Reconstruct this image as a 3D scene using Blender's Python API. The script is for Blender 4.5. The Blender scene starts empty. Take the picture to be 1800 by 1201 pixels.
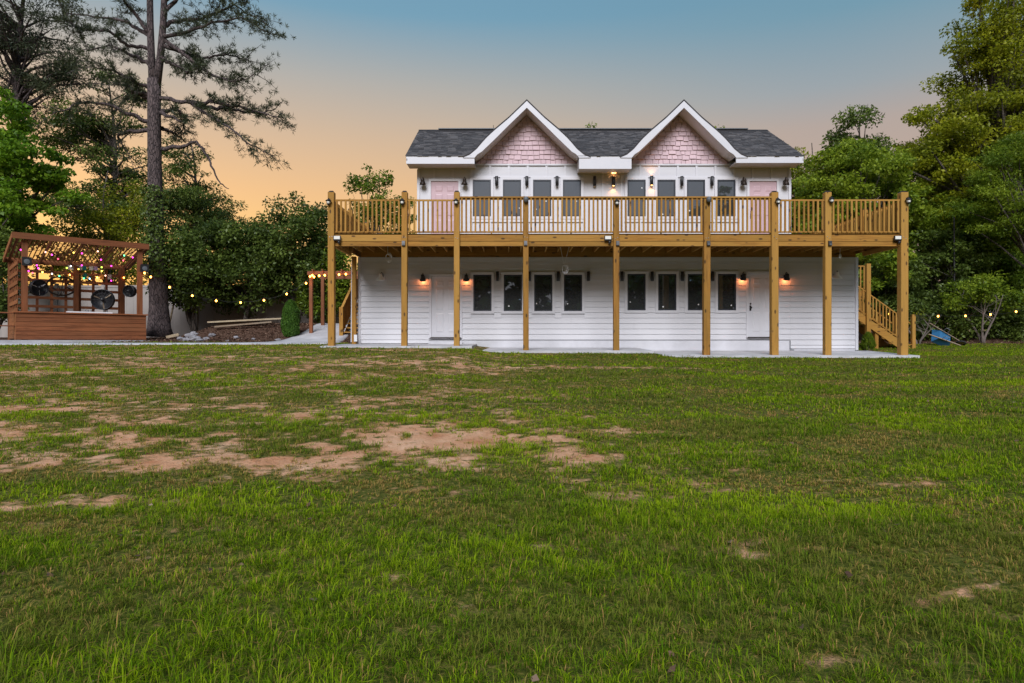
import bpy, math, random
import numpy as np
from mathutils import Vector, Matrix

random.seed(7); rng = np.random.default_rng(7)
R = math.radians
scene = bpy.context.scene
col = scene.collection

# ------------------------------------------------------------------ camera
cam_d = bpy.data.cameras.new('camera'); cam = bpy.data.objects.new('camera', cam_d); col.objects.link(cam)
cam.location = (0, 0, 1.4); cam.rotation_euler = (R(90), 0, 0)
cam_d.sensor_width = 36; cam_d.lens = 22.74; cam_d.clip_end = 3000; cam_d.clip_start = .05
scene.camera = cam
# ------------------------------------------------------------------ sky
SUN_AZ = -36      # sunset glow behind the pine, degrees from the view axis
world = bpy.data.worlds.new('World'); scene.world = world; world.use_nodes = True
wn = world.node_tree.nodes; wl = world.node_tree.links; wn.clear()
sky = wn.new('ShaderNodeTexSky'); sky.sky_type = 'NISHITA'; sky.sun_disc = False
sky.sun_elevation = R(3.0); sky.sun_rotation = R(SUN_AZ); sky.air_density = 1.3; sky.dust_density = 2.0; sky.ozone_density = 3.0
# afterglow: blue aloft, a warm belt all round the horizon, amber towards the sunset
tc_ = wn.new('ShaderNodeTexCoord'); sx_ = wn.new('ShaderNodeSeparateXYZ'); wl.new(tc_.outputs['Generated'], sx_.inputs[0])
el_ = wn.new('ShaderNodeMath'); el_.operation = 'ARCSINE'; wl.new(sx_.outputs[2], el_.inputs[0])
ef_ = wn.new('ShaderNodeMath'); ef_.operation = 'DIVIDE'; ef_.inputs[1].default_value = math.pi / 2; wl.new(el_.outputs[0], ef_.inputs[0])
def sky_ramp(stops):
    r = wn.new('ShaderNodeValToRGB'); e = r.color_ramp.elements
    while len(e) < len(stops): e.new(.5)
    for k, (d, c) in enumerate(stops): e[k].position = d / 90; e[k].color = (*c, 1)
    wl.new(ef_.outputs[0], r.inputs[0]); return r.outputs[0]
away = sky_ramp([(0, (.50, .33, .26)), (12, (.50, .36, .285)), (16.7, (.44, .355, .31)), (19.5, (.315, .352, .373)), (24.8, (.165, .308, .395)), (40, (.08, .22, .38)), (90, (.06, .17, .33))])
glow = sky_ramp([(0, (1.0, .50, .11)), (9, (.88, .52, .18)), (12.3, (.80, .475, .215)), (17.2, (.60, .43, .285)), (21.3, (.42, .395, .355)), (26.5, (.165, .325, .435)), (40, (.09, .23, .39)), (90, (.06, .17, .33))])
xy_ = wn.new('ShaderNodeCombineXYZ'); wl.new(sx_.outputs[0], xy_.inputs[0]); wl.new(sx_.outputs[1], xy_.inputs[1])
nm_ = wn.new('ShaderNodeVectorMath'); nm_.operation = 'NORMALIZE'; wl.new(xy_.outputs[0], nm_.inputs[0])
dt_ = wn.new('ShaderNodeVectorMath'); dt_.operation = 'DOT_PRODUCT'; wl.new(nm_.outputs[0], dt_.inputs[0]); dt_.inputs[1].default_value = (math.sin(R(SUN_AZ)), math.cos(R(SUN_AZ)), 0)
az_ = wn.new('ShaderNodeMapRange'); az_.interpolation_type = 'SMOOTHSTEP'; az_.inputs[1].default_value = .42; az_.inputs[2].default_value = .95; wl.new(dt_.outputs['Value'], az_.inputs[0])
mx_ = wn.new('ShaderNodeMix'); mx_.data_type = 'RGBA'; wl.new(az_.outputs[0], mx_.inputs[0]); wl.new(away, mx_.inputs[6]); wl.new(glow, mx_.inputs[7])
sc_ = wn.new('ShaderNodeVectorMath'); sc_.operation = 'SCALE'; sc_.inputs['Scale'].default_value = 5.0; wl.new(mx_.outputs[2], sc_.inputs[0])
m2_ = wn.new('ShaderNodeMix'); m2_.data_type = 'RGBA'; m2_.inputs[0].default_value = .88; wl.new(sky.outputs[0], m2_.inputs[6]); wl.new(sc_.outputs[0], m2_.inputs[7])
bg = wn.new('ShaderNodeBackground'); bg.inputs[1].default_value = .120
wo = wn.new('ShaderNodeOutputWorld')
wl.new(m2_.outputs[2], bg.inputs[0]); wl.new(bg.outputs[0], wo.inputs[0])
# ------------------------------------------------------------------ soft light of the dusk sky from behind the camera
sd = bpy.data.lights.new('sun', 'SUN'); sun = bpy.data.objects.new('sun', sd); col.objects.link(sun)
sd.energy = 2.0; sd.angle = R(30); sd.color = (.97, .96, 1)
sun.rotation_euler = Vector((.10, .80, -.60)).to_track_quat('-Z', 'Y').to_euler(); sun.location = (0, -10, 20)
# ------------------------------------------------------------------ exposure
vs = scene.view_settings; vs.view_transform = 'Standard'; vs.look = 'None'; vs.exposure = 0.95; vs.gamma = 1; vs.use_curve_mapping = False
scene.render.engine = 'CYCLES'
cy = scene.cycles
cy.max_bounces = 5; cy.diffuse_bounces = 3; cy.glossy_bounces = 3; cy.transmission_bounces = 3; cy.transparent_max_bounces = 4
cy.use_denoising = True
try:
    cy.denoiser = 'OPENIMAGEDENOISE'; cy.denoising_input_passes = 'RGB_ALBEDO_NORMAL'
except Exception: pass
cy.sample_clamp_indirect = 4; cy.caustics_reflective = False; cy.caustics_refractive = False

# ================================================================== layout helper: survey point at distance Y
F = 1137.0
def pt(x, y, Y): return Vector(((x - 900) / F * Y, Y, 1.4 + (600.5 - y) / F * Y))

# ================================================================== materials
def nt_of(name):
    m = bpy.data.materials.new(name); m.use_nodes = True
    nt = m.node_tree; nt.nodes.clear()
    o = nt.nodes.new('ShaderNodeOutputMaterial'); p = nt.nodes.new('ShaderNodeBsdfPrincipled')
    nt.links.new(p.outputs[0], o.inputs[0]); return m, nt, p, o
def N(nt, t, **kw):
    n = nt.nodes.new(t)
    for k, v in kw.items(): setattr(n, k, v)
    return n
def coords(nt, scale, jitter=True):
    tc = N(nt, 'ShaderNodeTexCoord'); mp = N(nt, 'ShaderNodeMapping'); mp.inputs['Scale'].default_value = scale
    nt.links.new(tc.outputs['Object'], mp.inputs[0])
    if jitter:
        oi = N(nt, 'ShaderNodeObjectInfo'); mu = N(nt, 'ShaderNodeMath', operation='MULTIPLY'); mu.inputs[1].default_value = 83
        nt.links.new(oi.outputs['Random'], mu.inputs[0]); nt.links.new(mu.outputs[0], mp.inputs['Location'])
    return mp.outputs[0]
def ramp(nt, fac, stops):
    r = N(nt, 'ShaderNodeValToRGB'); e = r.color_ramp.elements
    while len(e) < len(stops): e.new(.5)
    for k, (p, c) in enumerate(stops):
        e[k].position = p; e[k].color = (*c, 1) if len(c) == 3 else c
    nt.links.new(fac, r.inputs[0]); return r.outputs[0]
def mixc(nt, a, b, fac, mode='MIX'):
    m = N(nt, 'ShaderNodeMix', data_type='RGBA', blend_type=mode)
    for sock, v in ((m.inputs[0], fac), (m.inputs[6], a), (m.inputs[7], b)):
        if isinstance(v, (int, float)): sock.default_value = v
        elif isinstance(v, tuple): sock.default_value = (*v, 1)
        else: nt.links.new(v, sock)
    return m.outputs[2]
def bump(nt, p, h, s, d=.02):
    b = N(nt, 'ShaderNodeBump'); b.inputs['Strength'].default_value = s; b.inputs['Distance'].default_value = d
    nt.links.new(h, b.inputs['Height']); nt.links.new(b.outputs[0], p.inputs['Normal'])
def noise(nt, vec, scale, detail=4, rough=.6):
    n = N(nt, 'ShaderNodeTexNoise'); n.inputs['Scale'].default_value = scale; n.inputs['Detail'].default_value = detail; n.inputs['Roughness'].default_value = rough
    nt.links.new(vec, n.inputs['Vector']); return n.outputs['Fac']
def objrand(nt, lo, hi):
    oi = N(nt, 'ShaderNodeObjectInfo'); mr = N(nt, 'ShaderNodeMapRange'); mr.inputs[3].default_value = lo; mr.inputs[4].default_value = hi
    nt.links.new(oi.outputs['Random'], mr.inputs[0]); return mr.outputs[0]
def valmul(nt, c, f):
    h = N(nt, 'ShaderNodeHueSaturation'); nt.links.new(c, h.inputs['Color']); nt.links.new(f, h.inputs['Value']); return h.outputs[0]

def plain(name, c, rough=.6, var=.12, scale=6, bmp=.0, metal=0, spec=.5, ov=.0, stretch=(1, 1, 1)):
    m, nt, p, o = nt_of(name)
    v = coords(nt, stretch); n = noise(nt, v, scale)
    lo = tuple(x * (1 - var) for x in c); hi = tuple(min(1, x * (1 + var)) for x in c)
    cc = ramp(nt, n, [(.3, lo), (.7, hi)])
    if ov: cc = valmul(nt, cc, objrand(nt, 1 - ov, 1 + ov))
    nt.links.new(cc, p.inputs['Base Color']); p.inputs['Roughness'].default_value = rough; p.inputs['Metallic'].default_value = metal
    p.inputs['Specular IOR Level'].default_value = spec
    if bmp: bump(nt, p, n, bmp)
    return m
def wood(name, axis, c, dark, rough=.75, ov=.24, knots=True):
    m, nt, p, o = nt_of(name)
    st = [9, 9, 9]; st['xyz'.index(axis)] = .7
    v = coords(nt, tuple(st)); g = noise(nt, v, 2.4, 6, .65)
    cc = ramp(nt, g, [(.28, dark), (.52, c), (.75, tuple(min(1, x * 1.22) for x in c))])
    st2 = [1, 1, 1]; st2['xyz'.index(axis)] = .4
    v2 = coords(nt, tuple(st2)); big = noise(nt, v2, 1.6, 2)
    cc = mixc(nt, cc, (c[0] * .88, c[1] * 1.02, c[2] * 1.1), ramp(nt, big, [(.45, (0, 0, 0)), (.62, (.55, .55, .55))]))
    if knots: cc = mixc(nt, cc, (c[0] * .82, c[1] * .98, c[2] * 1.3), ramp(nt, objrand(nt, 0, 1), [(.35, (0, 0, 0)), (.9, (.6,) * 3)]))
    if knots:
        st3 = [4.5, 4.5, 4.5]; st3['xyz'.index(axis)] = 1.9
        vo = N(nt, 'ShaderNodeTexVoronoi'); vo.inputs['Scale'].default_value = 1.5
        nt.links.new(coords(nt, tuple(st3)), vo.inputs['Vector'])
        cc = mixc(nt, cc, (.07, .035, .012), ramp(nt, vo.outputs['Distance'], [(.13, (.92,) * 3), (.21, (0, 0, 0))]))
    cc = valmul(nt, cc, objrand(nt, 1 - ov, 1 + ov))
    nt.links.new(cc, p.inputs['Base Color']); p.inputs['Roughness'].default_value = rough
    p.inputs['Specular IOR Level'].default_value = .25
    bump(nt, p, g, .25, .01)
    return m
PINE = (.375, .178, .032); PINED = (.20, .085, .014)
W = {a: wood('treated_pine_' + a, a, PINE, PINED) for a in 'xyz'}
CED = (.23, .078, .030); CEDD = (.10, .032, .013)
C = {a: wood('stained_cedar_' + a, a, CED, CEDD, .6, .2, False) for a in 'xyz'}
M = {}
M['siding'] = plain('white_siding', (.60, .595, .62), .5, .03, 3, .05, ov=.02, stretch=(.3, 1, 3))
M['trim'] = plain('white_trim', (.62, .615, .645), .45, .03, 2)
M['foundation'] = plain('white_masonry', (.58, .58, .61), .8, .06, 4, .15)
M['pink'] = plain('pink_shake', (.60, .445, .475), .75, .10, 14, .25, ov=.07, stretch=(6, 1, 1))
M['pinkback'] = plain('pink_gap_shade', (.38, .25, .275), .9, .1, 6)  # backing coloured darker than the shakes: shade of the deep gaps painted in
M['pinkdoor'] = plain('pink_paint', (.53, .37, .40), .45, .03, 3)
M['door'] = plain('white_door_paint', (.62, .615, .645), .4, .02, 3)
M['black'] = plain('black_metal', (.012, .012, .014), .42, .1, 8)
M['frame'] = plain('black_window_frame', (.02, .024, .034), .4, .1, 5)
M['grey'] = plain('grey_plastic', (.10, .11, .12), .5, .1, 8)
M['bronze'] = plain('dark_bronze', (.035, .025, .02), .4, .2, 8, metal=.5)
M['concrete'] = plain('pale_concrete', (.46, .45, .46), .85, .24, 1.6, .2)
M['cable'] = plain('white_cable', (.75, .75, .78), .5, .02, 4)
M['white_metal'] = plain('white_enamel', (.78, .78, .80), .35, .02, 4)
M['vinyl'] = plain('vinyl_fence', (.33, .295, .27), .5, .06, 2, ov=.05)
M['barkdead'] = plain('grey_bark', (.16, .13, .115), .9, .3, 9, .5, stretch=(3, 3, .8))
M['rock'] = plain('grey_rock', (.24, .23, .24), .9, .3, 5, .6, ov=.25)
M['bluebin'] = plain('blue_tub', (.025, .12, .25), .42, .15, 4)
M['rubber'] = plain('rubber', (.02, .02, .02), .8, .2, 6)
M['greywood'] = wood('weathered_wood', 'x', (.30, .22, .15), (.16, .11, .07), .85, .15, False)
M['lumber'] = wood('pale_lumber', 'x', (.45, .36, .24), (.3, .22, .13), .8, .15, False)
M['sticker'] = plain('white_sticker', (.8, .8, .78), .6, .02, 4)
M['silver'] = plain('grey_steel', (.35, .35, .36), .35, .1, 6, metal=.6)
M['terracotta'] = plain('brown_pot', (.12, .07, .05), .8, .2, 6)
M['yellow'] = plain('yellow_plastic', (.6, .5, .03), .5, .05, 6)
def emit(name, c, s):
    m, nt, p, o = nt_of(name); p.inputs['Base Color'].default_value = (*c, 1)
    p.inputs['Emission Color'].default_value = (*c, 1); p.inputs['Emission Strength'].default_value = s; return m
M['bulb'] = emit('amber_bulb', (1, .36, .05), 9)
M['warm'] = emit('warm_lamp', (1, .42, .12), 7)
M['lens'] = plain('frosted_lens', (.75, .74, .68), .3, .03, 4)
def glass():
    m, nt, p, o = nt_of('dark_window_glass')
    p.inputs['Base Color'].default_value = (.006, .007, .009, 1); p.inputs['Roughness'].default_value = .5
    g = N(nt, 'ShaderNodeBsdfGlossy'); g.inputs['Roughness'].default_value = .015; g.inputs['Color'].default_value = (.48, .70, 1, 1)
    f = N(nt, 'ShaderNodeFresnel'); f.inputs[0].default_value = 1.52
    mr = N(nt, 'ShaderNodeMapRange'); mr.inputs[1].default_value = .04; mr.inputs[2].default_value = 1; mr.inputs[3].default_value = .29; mr.inputs[4].default_value = 1
    nt.links.new(f.outputs[0], mr.inputs[0])
    mx = N(nt, 'ShaderNodeMixShader'); nt.links.new(mr.outputs[0], mx.inputs[0]); nt.links.new(p.outputs[0], mx.inputs[1]); nt.links.new(g.outputs[0], mx.inputs[2])
    nt.links.new(mx.outputs[0], o.inputs[0]); return m
M['glass'] = glass()
def shingle_mat():
    m, nt, p, o = nt_of('asphalt_shingle')
    at = N(nt, 'ShaderNodeAttribute', attribute_name='tint'); v = coords(nt, (1, 1, 1), False)
    n = noise(nt, v, 60, 2); c = ramp(nt, at.outputs['Fac'], [(0, (.034, .031, .032)), (.6, (.066, .060, .060)), (1, (.125, .113, .110))])
    c = mixc(nt, c, (.13, .125, .13), ramp(nt, n, [(.55, (0, 0, 0)), (.7, (.5, .5, .5))]))
    nt.links.new(c, p.inputs['Base Color']); p.inputs['Roughness'].default_value = .9; bump(nt, p, n, .3, .01); return m
M['shingle'] = shingle_mat()
def bark(name, a, b, sc=1.0):
    m, nt, p, o = nt_of(name)
    v = coords(nt, (1, 1, .28)); vo = N(nt, 'ShaderNodeTexVoronoi'); vo.feature = 'DISTANCE_TO_EDGE'; vo.inputs['Scale'].default_value = 9 * sc
    nn = N(nt, 'ShaderNodeTexNoise'); nn.inputs['Scale'].default_value = 6; nt.links.new(v, nn.inputs['Vector'])
    ad = N(nt, 'ShaderNodeVectorMath', operation='MULTIPLY_ADD'); ad.inputs[1].default_value = (.18, .18, .18)
    nt.links.new(nn.outputs['Color'], ad.inputs[0]); nt.links.new(v, ad.inputs[2]); nt.links.new(ad.outputs[0], vo.inputs['Vector'])
    h = ramp(nt, vo.outputs['Distance'], [(.0, (0, 0, 0)), (.12, (1, 1, 1))])
    n2 = noise(nt, v, 14, 4); c = ramp(nt, n2, [(.3, a), (.7, b)])
    c = mixc(nt, (a[0] * .35, a[1] * .35, a[2] * .35), c, h)
    nt.links.new(c, p.inputs['Base Color']); p.inputs['Roughness'].default_value = .95
    bump(nt, p, h, .9, .03); return m
M['pinebark'] = bark('pine_bark', (.07, .05, .05), (.14, .105, .10), 1.6)
M['bark'] = bark('tree_bark', (.075, .06, .05), (.14, .115, .095), 1.6)
def leafmat(name, dark, mid, light, transl=.35, rough=.5, spec=.3):
    m, nt, p, o = nt_of(name)
    at = N(nt, 'ShaderNodeAttribute', attribute_name='tint')
    c = ramp(nt, at.outputs['Fac'], [(0, dark), (.5, mid), (1, light)])
    nt.links.new(c, p.inputs['Base Color']); p.inputs['Roughness'].default_value = rough; p.inputs['Specular IOR Level'].default_value = spec
    t = N(nt, 'ShaderNodeBsdfTranslucent'); nt.links.new(c, t.inputs[0])
    mx = N(nt, 'ShaderNodeMixShader'); mx.inputs[0].default_value = transl
    nt.links.new(p.outputs[0], mx.inputs[1]); nt.links.new(t.outputs[0], mx.inputs[2]); nt.links.new(mx.outputs[0], o.inputs[0]); return m
M['leaf_bright'] = leafmat('bright_leaf', (.07, .16, .010), (.15, .28, .016), (.26, .40, .025), .45)
M['leaf_olive'] = leafmat('olive_leaf', (.10, .125, .009), (.25, .285, .016), (.44, .45, .022), .48)
M['leaf_mid'] = leafmat('green_leaf', (.06, .115, .010), (.155, .235, .018), (.30, .38, .028), .45)
M['leaf_dark'] = leafmat('dark_leaf', (.042, .068, .014), (.10, .148, .028), (.19, .26, .045), .4, .42)
M['needle'] = leafmat('pine_needle', (.030, .042, .022), (.060, .075, .036), (.11, .125, .055), .3)
M['arbor'] = leafmat('arborvitae_leaf', (.035, .09, .012), (.07, .16, .02), (.12, .23, .03), .3)
M['grass'] = leafmat('grass_blade', (.55, .32, .11), (.085, .190, .004), (.310, .420, .010), .42, .6, .05)

# ================================================================== mesh helpers
class MB:
    def __init__(s): s.v = []; s.f = []
    def add(s, vs_, fs):
        b = len(s.v); s.v += [tuple(q) for q in vs_]; s.f += [tuple(b + i for i in f) for f in fs]; return s
    def box(s, x0, x1, y0, y1, z0, z1):
        return s.add([(x0, y0, z0), (x1, y0, z0), (x1, y1, z0), (x0, y1, z0), (x0, y0, z1), (x1, y0, z1), (x1, y1, z1), (x0, y1, z1)],
                     [(3, 2, 1, 0), (4, 5, 6, 7), (0, 1, 5, 4), (1, 2, 6, 5), (2, 3, 7, 6), (3, 0, 4, 7)])
    def cbox(s, c, sz): return s.box(c[0] - sz[0] / 2, c[0] + sz[0] / 2, c[1] - sz[1] / 2, c[1] + sz[1] / 2, c[2] - sz[2] / 2, c[2] + sz[2] / 2)
    def bar(s, p, q, w, h, up=(0, 0, 1)):
        p = Vector(p); q = Vector(q); d = (q - p).normalized(); u = Vector(up)
        if abs(d.dot(u)) > .98: u = Vector((0, 1, 0))
        sd_ = d.cross(u).normalized(); u = sd_.cross(d).normalized(); a = sd_ * w / 2; b = u * h / 2
        return s.add([p - a - b, p + a - b, p + a + b, p - a + b, q - a - b, q + a - b, q + a + b, q - a + b],
                     [(3, 2, 1, 0), (4, 5, 6, 7), (0, 1, 5, 4), (1, 2, 6, 5), (2, 3, 7, 6), (3, 0, 4, 7)])
    def prism(s, poly, y0, y1):          # poly in x,z ; extruded along y
        n = len(poly)
        a = sum(poly[i][0] * poly[(i + 1) % n][1] - poly[(i + 1) % n][0] * poly[i][1] for i in range(n))
        if a < 0: poly = poly[::-1]
        vs_ = [(x, y0, z) for x, z in poly] + [(x, y1, z) for x, z in poly]
        return s.add(vs_, [tuple(range(n)), tuple(range(2 * n - 1, n - 1, -1))] + [(i, n + i, n + (i + 1) % n, (i + 1) % n) for i in range(n)])
    def tube(s, pts, rad, n=8, cap=True):
        pts = [Vector(p) for p in pts]; rad = rad if hasattr(rad, '__len__') else [rad] * len(pts)
        b = len(s.v); ref = None
        for i, p in enumerate(pts):
            d = (pts[min(i + 1, len(pts) - 1)] - pts[max(i - 1, 0)]).normalized()
            if ref is None: ref = d.orthogonal().normalized()
            ref = (ref - d * ref.dot(d)).normalized(); w = d.cross(ref)
            for k in range(n):
                a = 2 * math.pi * k / n; s.v.append(tuple(p + (ref * math.cos(a) + w * math.sin(a)) * rad[i]))
        for i in range(len(pts) - 1):
            for k in range(n):
                k2 = (k + 1) % n; s.f.append((b + i * n + k, b + i * n + k2, b + (i + 1) * n + k2, b + (i + 1) * n + k))
        if cap:
            s.f.append(tuple(b + k for k in range(n))[::-1]); s.f.append(tuple(b + (len(pts) - 1) * n + k for k in range(n)))
        return s
    def lathe(s, prof, c=(0, 0, 0), n=14, mat=None):   # prof [(r,z)] about z
        b = len(s.v)
        for r, z in prof:
            for k in range(n):
                a = 2 * math.pi * k / n; q = Vector((r * math.cos(a), r * math.sin(a), z))
                if mat: q = mat @ q
                s.v.append(tuple(q + Vector(c)))
        for i in range(len(prof) - 1):
            for k in range(n):
                k2 = (k + 1) % n; s.f.append((b + i * n + k, b + i * n + k2, b + (i + 1) * n + k2, b + (i + 1) * n + k))
        s.f.append(tuple(b + k for k in range(n))[::-1]); s.f.append(tuple(b + (len(prof) - 1) * n + k for k in range(n)))
        return s
    def ball(s, c, r, n=8, sq=(1, 1, 1)):
        pr = [(max(.001, math.sin(math.pi * i / n)) * r, -math.cos(math.pi * i / n) * r) for i in range(n + 1)]
        return s.lathe(pr, c, n + 2, Matrix.Diagonal(sq))
    def mesh(s, name, off=(0, 0, 0)):
        me = bpy.data.meshes.new(name); me.from_pydata([(x - off[0], y - off[1], z - off[2]) for x, y, z in s.v], [], s.f); me.update(); return me
    def build(s, name, m, parent=None, smooth=False, local=False):
        off = (0, 0, 0)
        if parent is not None and not local: off = world_loc(parent)
        o = link(name, s.mesh(name, off), m, parent)
        if smooth:
            for p in o.data.polygons: p.use_smooth = True
        return o
def world_loc(o):
    l = Vector(o.location)
    while o.parent: o = o.parent; l += Vector(o.location)
    return l
def link(name, me, m=None, parent=None, loc=None):
    o = bpy.data.objects.new(name, me); col.objects.link(o)
    if m is not None and me is not None and not me.materials: me.materials.append(m)
    if parent: o.parent = parent
    if loc is not None: o.location = loc
    return o
def thing(name, label, cat, loc=(0, 0, 0), rz=0, group=None):
    o = bpy.data.objects.new(name, None); col.objects.link(o); o.location = loc; o.rotation_euler = (0, 0, rz); o.empty_display_size = .2
    return tag(o, label, cat, group)
def tag(o, label, cat, group=None):
    o['label'] = label; o['category'] = cat
    if group: o['group'] = group
    return o
def struct(o): o['kind'] = 'structure'; return o
def stuff(o): o['kind'] = 'stuff'; return o
def piece(name, me, m, parent, wpos):   # shared-mesh part at a world position
    return link(name, me, m, parent, Vector(wpos) - world_loc(parent))
def bx(name, m, parent, x0, x1, y0, y1, z0, z1): return MB().box(x0, x1, y0, y1, z0, z1).build(name, m, parent)

def fast_mesh(name, V, nper, tint=None, smooth=False):
    """V (n*nper,3) polygons of nper corners"""
    n = len(V) // nper; me = bpy.data.meshes.new(name)
    me.vertices.add(len(V)); me.vertices.foreach_set('co', np.ascontiguousarray(V, dtype=np.float32).ravel())
    me.loops.add(len(V)); me.loops.foreach_set('vertex_index', np.arange(len(V), dtype=np.int32))
    me.polygons.add(n); me.polygons.foreach_set('loop_start', np.arange(0, len(V), nper, dtype=np.int32))
    try: me.polygons.foreach_set('loop_total', np.full(n, nper, dtype=np.int32))
    except Exception: pass
    if tint is not None:
        a = me.attributes.new('tint', 'FLOAT', 'FACE'); a.data.foreach_set('value', np.ascontiguousarray(tint, dtype=np.float32))
    me.update(calc_edges=True); return me
def unit(a): return a / np.maximum(1e-9, np.linalg.norm(a, axis=1, keepdims=True))
def leaf_quads(Cn, D, L, Wd, Nn):
    """rhombic leaves: centre, direction, length, width, normal"""
    S = unit(np.cross(D, Nn)); L = L[:, None]; Wd = Wd[:, None]
    up = unit(np.cross(S, D)) * (L * .12)
    V = np.stack([Cn - D * L * .5, Cn - D * L * .05 + S * Wd * .5 + up, Cn + D * L * .5, Cn - D * L * .05 - S * Wd * .5 + up], 1)
    return V.reshape(-1, 3)

# ================================================================== terrain
def sstep(x, a, b):
    t = np.clip((np.asarray(x, float) - a) / (b - a), 0, 1); return t * t * (3 - 2 * t)
def vnoise(x, y, seed=0):
    x = np.asarray(x, float); y = np.asarray(y, float); xi = np.floor(x).astype(np.int64); yi = np.floor(y).astype(np.int64); fx = x - xi; fy = y - yi
    fx = fx * fx * (3 - 2 * fx); fy = fy * fy * (3 - 2 * fy)
    def h(a, b):
        n = (a * 374761393 + b * 668265263 + seed * 974711) & 0xFFFFFFFF; n = ((n ^ (n >> 13)) * 1274126177) & 0xFFFFFFFF
        return ((n ^ (n >> 16)) & 0xFFFF) / 65535.0
    return (h(xi, yi) * (1 - fx) + h(xi + 1, yi) * fx) * (1 - fy) + (h(xi, yi + 1) * (1 - fx) + h(xi + 1, yi + 1) * fx) * fy
def fbm(x, y, seed=0, o=4):
    s = 0; a = .5
    for i in range(o): s = s + a * vnoise(np.asarray(x) * 2 ** i, np.asarray(y) * 2 ** i, seed + i); a *= .5
    return s / (1 - .5 ** o)
def gz(X, Y):
    X = np.asarray(X, float); Y = np.asarray(Y, float)
    b = np.interp(Y, [-300, -60, 0, 18.6, 22, 28, 60, 600], [-1.5, -.6, 0, 1.06, 1.16, 1.36, 1.7, 2.0])
    xt = np.interp(X, [-22, -5.3, -1.4, -.4, 4.0, 4.6, 11.5, 22], [.22, .165, .15, .02, .0, -.11, -.13, -.12]) * sstep(Y, 5, 18) * (1 - .9 * sstep(Y, 22, 28) * sstep(X, 6, 12))
    bank = .62 * sstep(Y, 22.3, 26.8) * sstep(X, -13.4, -11.6) * (1 - sstep(X, -5.5, -4.0))
    bank2 = .5 * sstep(Y, 26.5, 31) * sstep(X, 16, 22)
    un = (fbm(X * .35, Y * .35, 5) - .5) * .10 * sstep(Y, -2, 4) * (1 - sstep(Y, 15, 18)) + (fbm(X * 1.7, Y * 1.7, 9) - .5) * .03 * (1 - sstep(Y, 15, 18))
    return b + xt + bank + bank2 + un
def gzf(x, y): return float(gz(x, y))

# bare patches of soil on the lawn: (picture x, y of the centre, half sizes in metres x, y, strength)
def ground_at(px, py):
    lo, hi = 1.5, 60.0
    for _ in range(50):
        m = (lo + hi) / 2
        p = pt(px, py, m)
        if p.z > gzf(p.x, m): lo = m
        else: hi = m
    return pt(px, py, lo)
SPOTS = [(800, 772, 1.25, .75, 1.25), (700, 770, .8, .35, .8), (905, 765, .7, .5, .8), (1030, 808, .45, .30, 1.0), (1080, 760, .6, .4, .6), (330, 812, 2.6, .50, .85), (90, 800, 2.2, .55, .85),
         (60, 770, 1.6, .6, .6), (30, 655, 2.2, .9, .8), (165, 641, 1.8, .6, .8), (90, 715, 1.2, .5, .9), (1040, 647, 4.2, .45, .95), (820, 640, 2.6, .5, .7), (340, 628, 3.5, .4, .5), (1340, 946, .38, .16, 1.0),
         (1290, 975, .35, .14, .95), (1425, 965, .35, .14, .8), (730, 1020, .10, .09, 1.0), (1690, 1030, .28, .12, .9), (1590, 1150, .35, .16, .6), (1750, 1090, .3, .2, .55), (1100, 955, .3, .1, .5), (1020, 990, .16, .06, .8),
         (1780, 945, .2, .1, .8), (740, 875, .7, .16, .7), (1070, 870, .4, .2, .6), (560, 735, 2.2, .5, .45), (680, 640, 1.2, .3, .7), (690, 616, .6, .25, .9), (470, 780, 1.5, .5, .5), (150, 880, 1.4, .18, .6),
         (30, 890, .9, .15, .7), (1400, 855, 2.5, .2, .45), (1200, 800, 1.6, .16, .55), (1640, 855, 1.6, .18, .55), (200, 930, 1.2, .12, .3), (500, 970, .9, .1, .35), (1480, 640, 2.0, .4, .3), (1300, 640, 1.2, .2, .5), (1050, 700, 2, .3, .3), (740, 705, 1.6, .3, .5)]
SP = [(ground_at(a, b), c * .85, d * .85, e * (1 if i == 0 else (.64 if b > 900 else .48))) for i, (a, b, c, d, e) in enumerate(SPOTS)]
def bare(X, Y):
    X = np.asarray(X, float); Y = np.asarray(Y, float)
    wx = X + (fbm(X * 1.1, Y * 1.1, 31) - .5) * 1.1; wy = Y + (fbm(X * 1.1 + 9, Y * 1.1, 37) - .5) * .7
    s = np.zeros_like(X)
    for p, a, b, k in SP:
        d = ((wx - p.x) / a) ** 2 + ((wy - p.y) / b) ** 2
        s = np.maximum(s, k * np.exp(-d * .9))
    left = (1 - sstep(X, -1.5, 4.0)) * sstep(Y, 4.6, 6.0) * .30
    s = s + left * (1 - s)
    n = fbm(X * 2.6, Y * 3.6, 41, 6); n2 = fbm(X * 9, Y * 11, 47, 3)
    return np.clip(s * 1.0 + (n - .55) * 1.5 * (.35 + s) + (n2 - .5) * 1.7 * (.3 + s), 0, 1)
def blank(X, Y):     # where no lawn grows
    X = np.asarray(X); Y = np.asarray(Y)
    slab = (X > -5.55) & (X < 11.75) & (Y > 18.47) & (Y < 27)
    return slab
PN = [(-24, 19.0), (-19, 19.35), (-16, 19.55), (-12.5, 20.1), (-9.5, 20.7), (-7.4, 20.9), (-6.2, 21.3), (-6.0, 22.4), (-6.1, 24), (-6.3, 26), (-6.6, 29)]
PF = [(-24, 21.3), (-19, 21.6), (-15.6, 21.4), (-12.6, 21.3), (-10.2, 21.6), (-9.0, 22.1), (-8.3, 22.9), (-8.0, 24.0), (-7.9, 25.2), (-8.0, 27), (-8.3, 29)]
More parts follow.
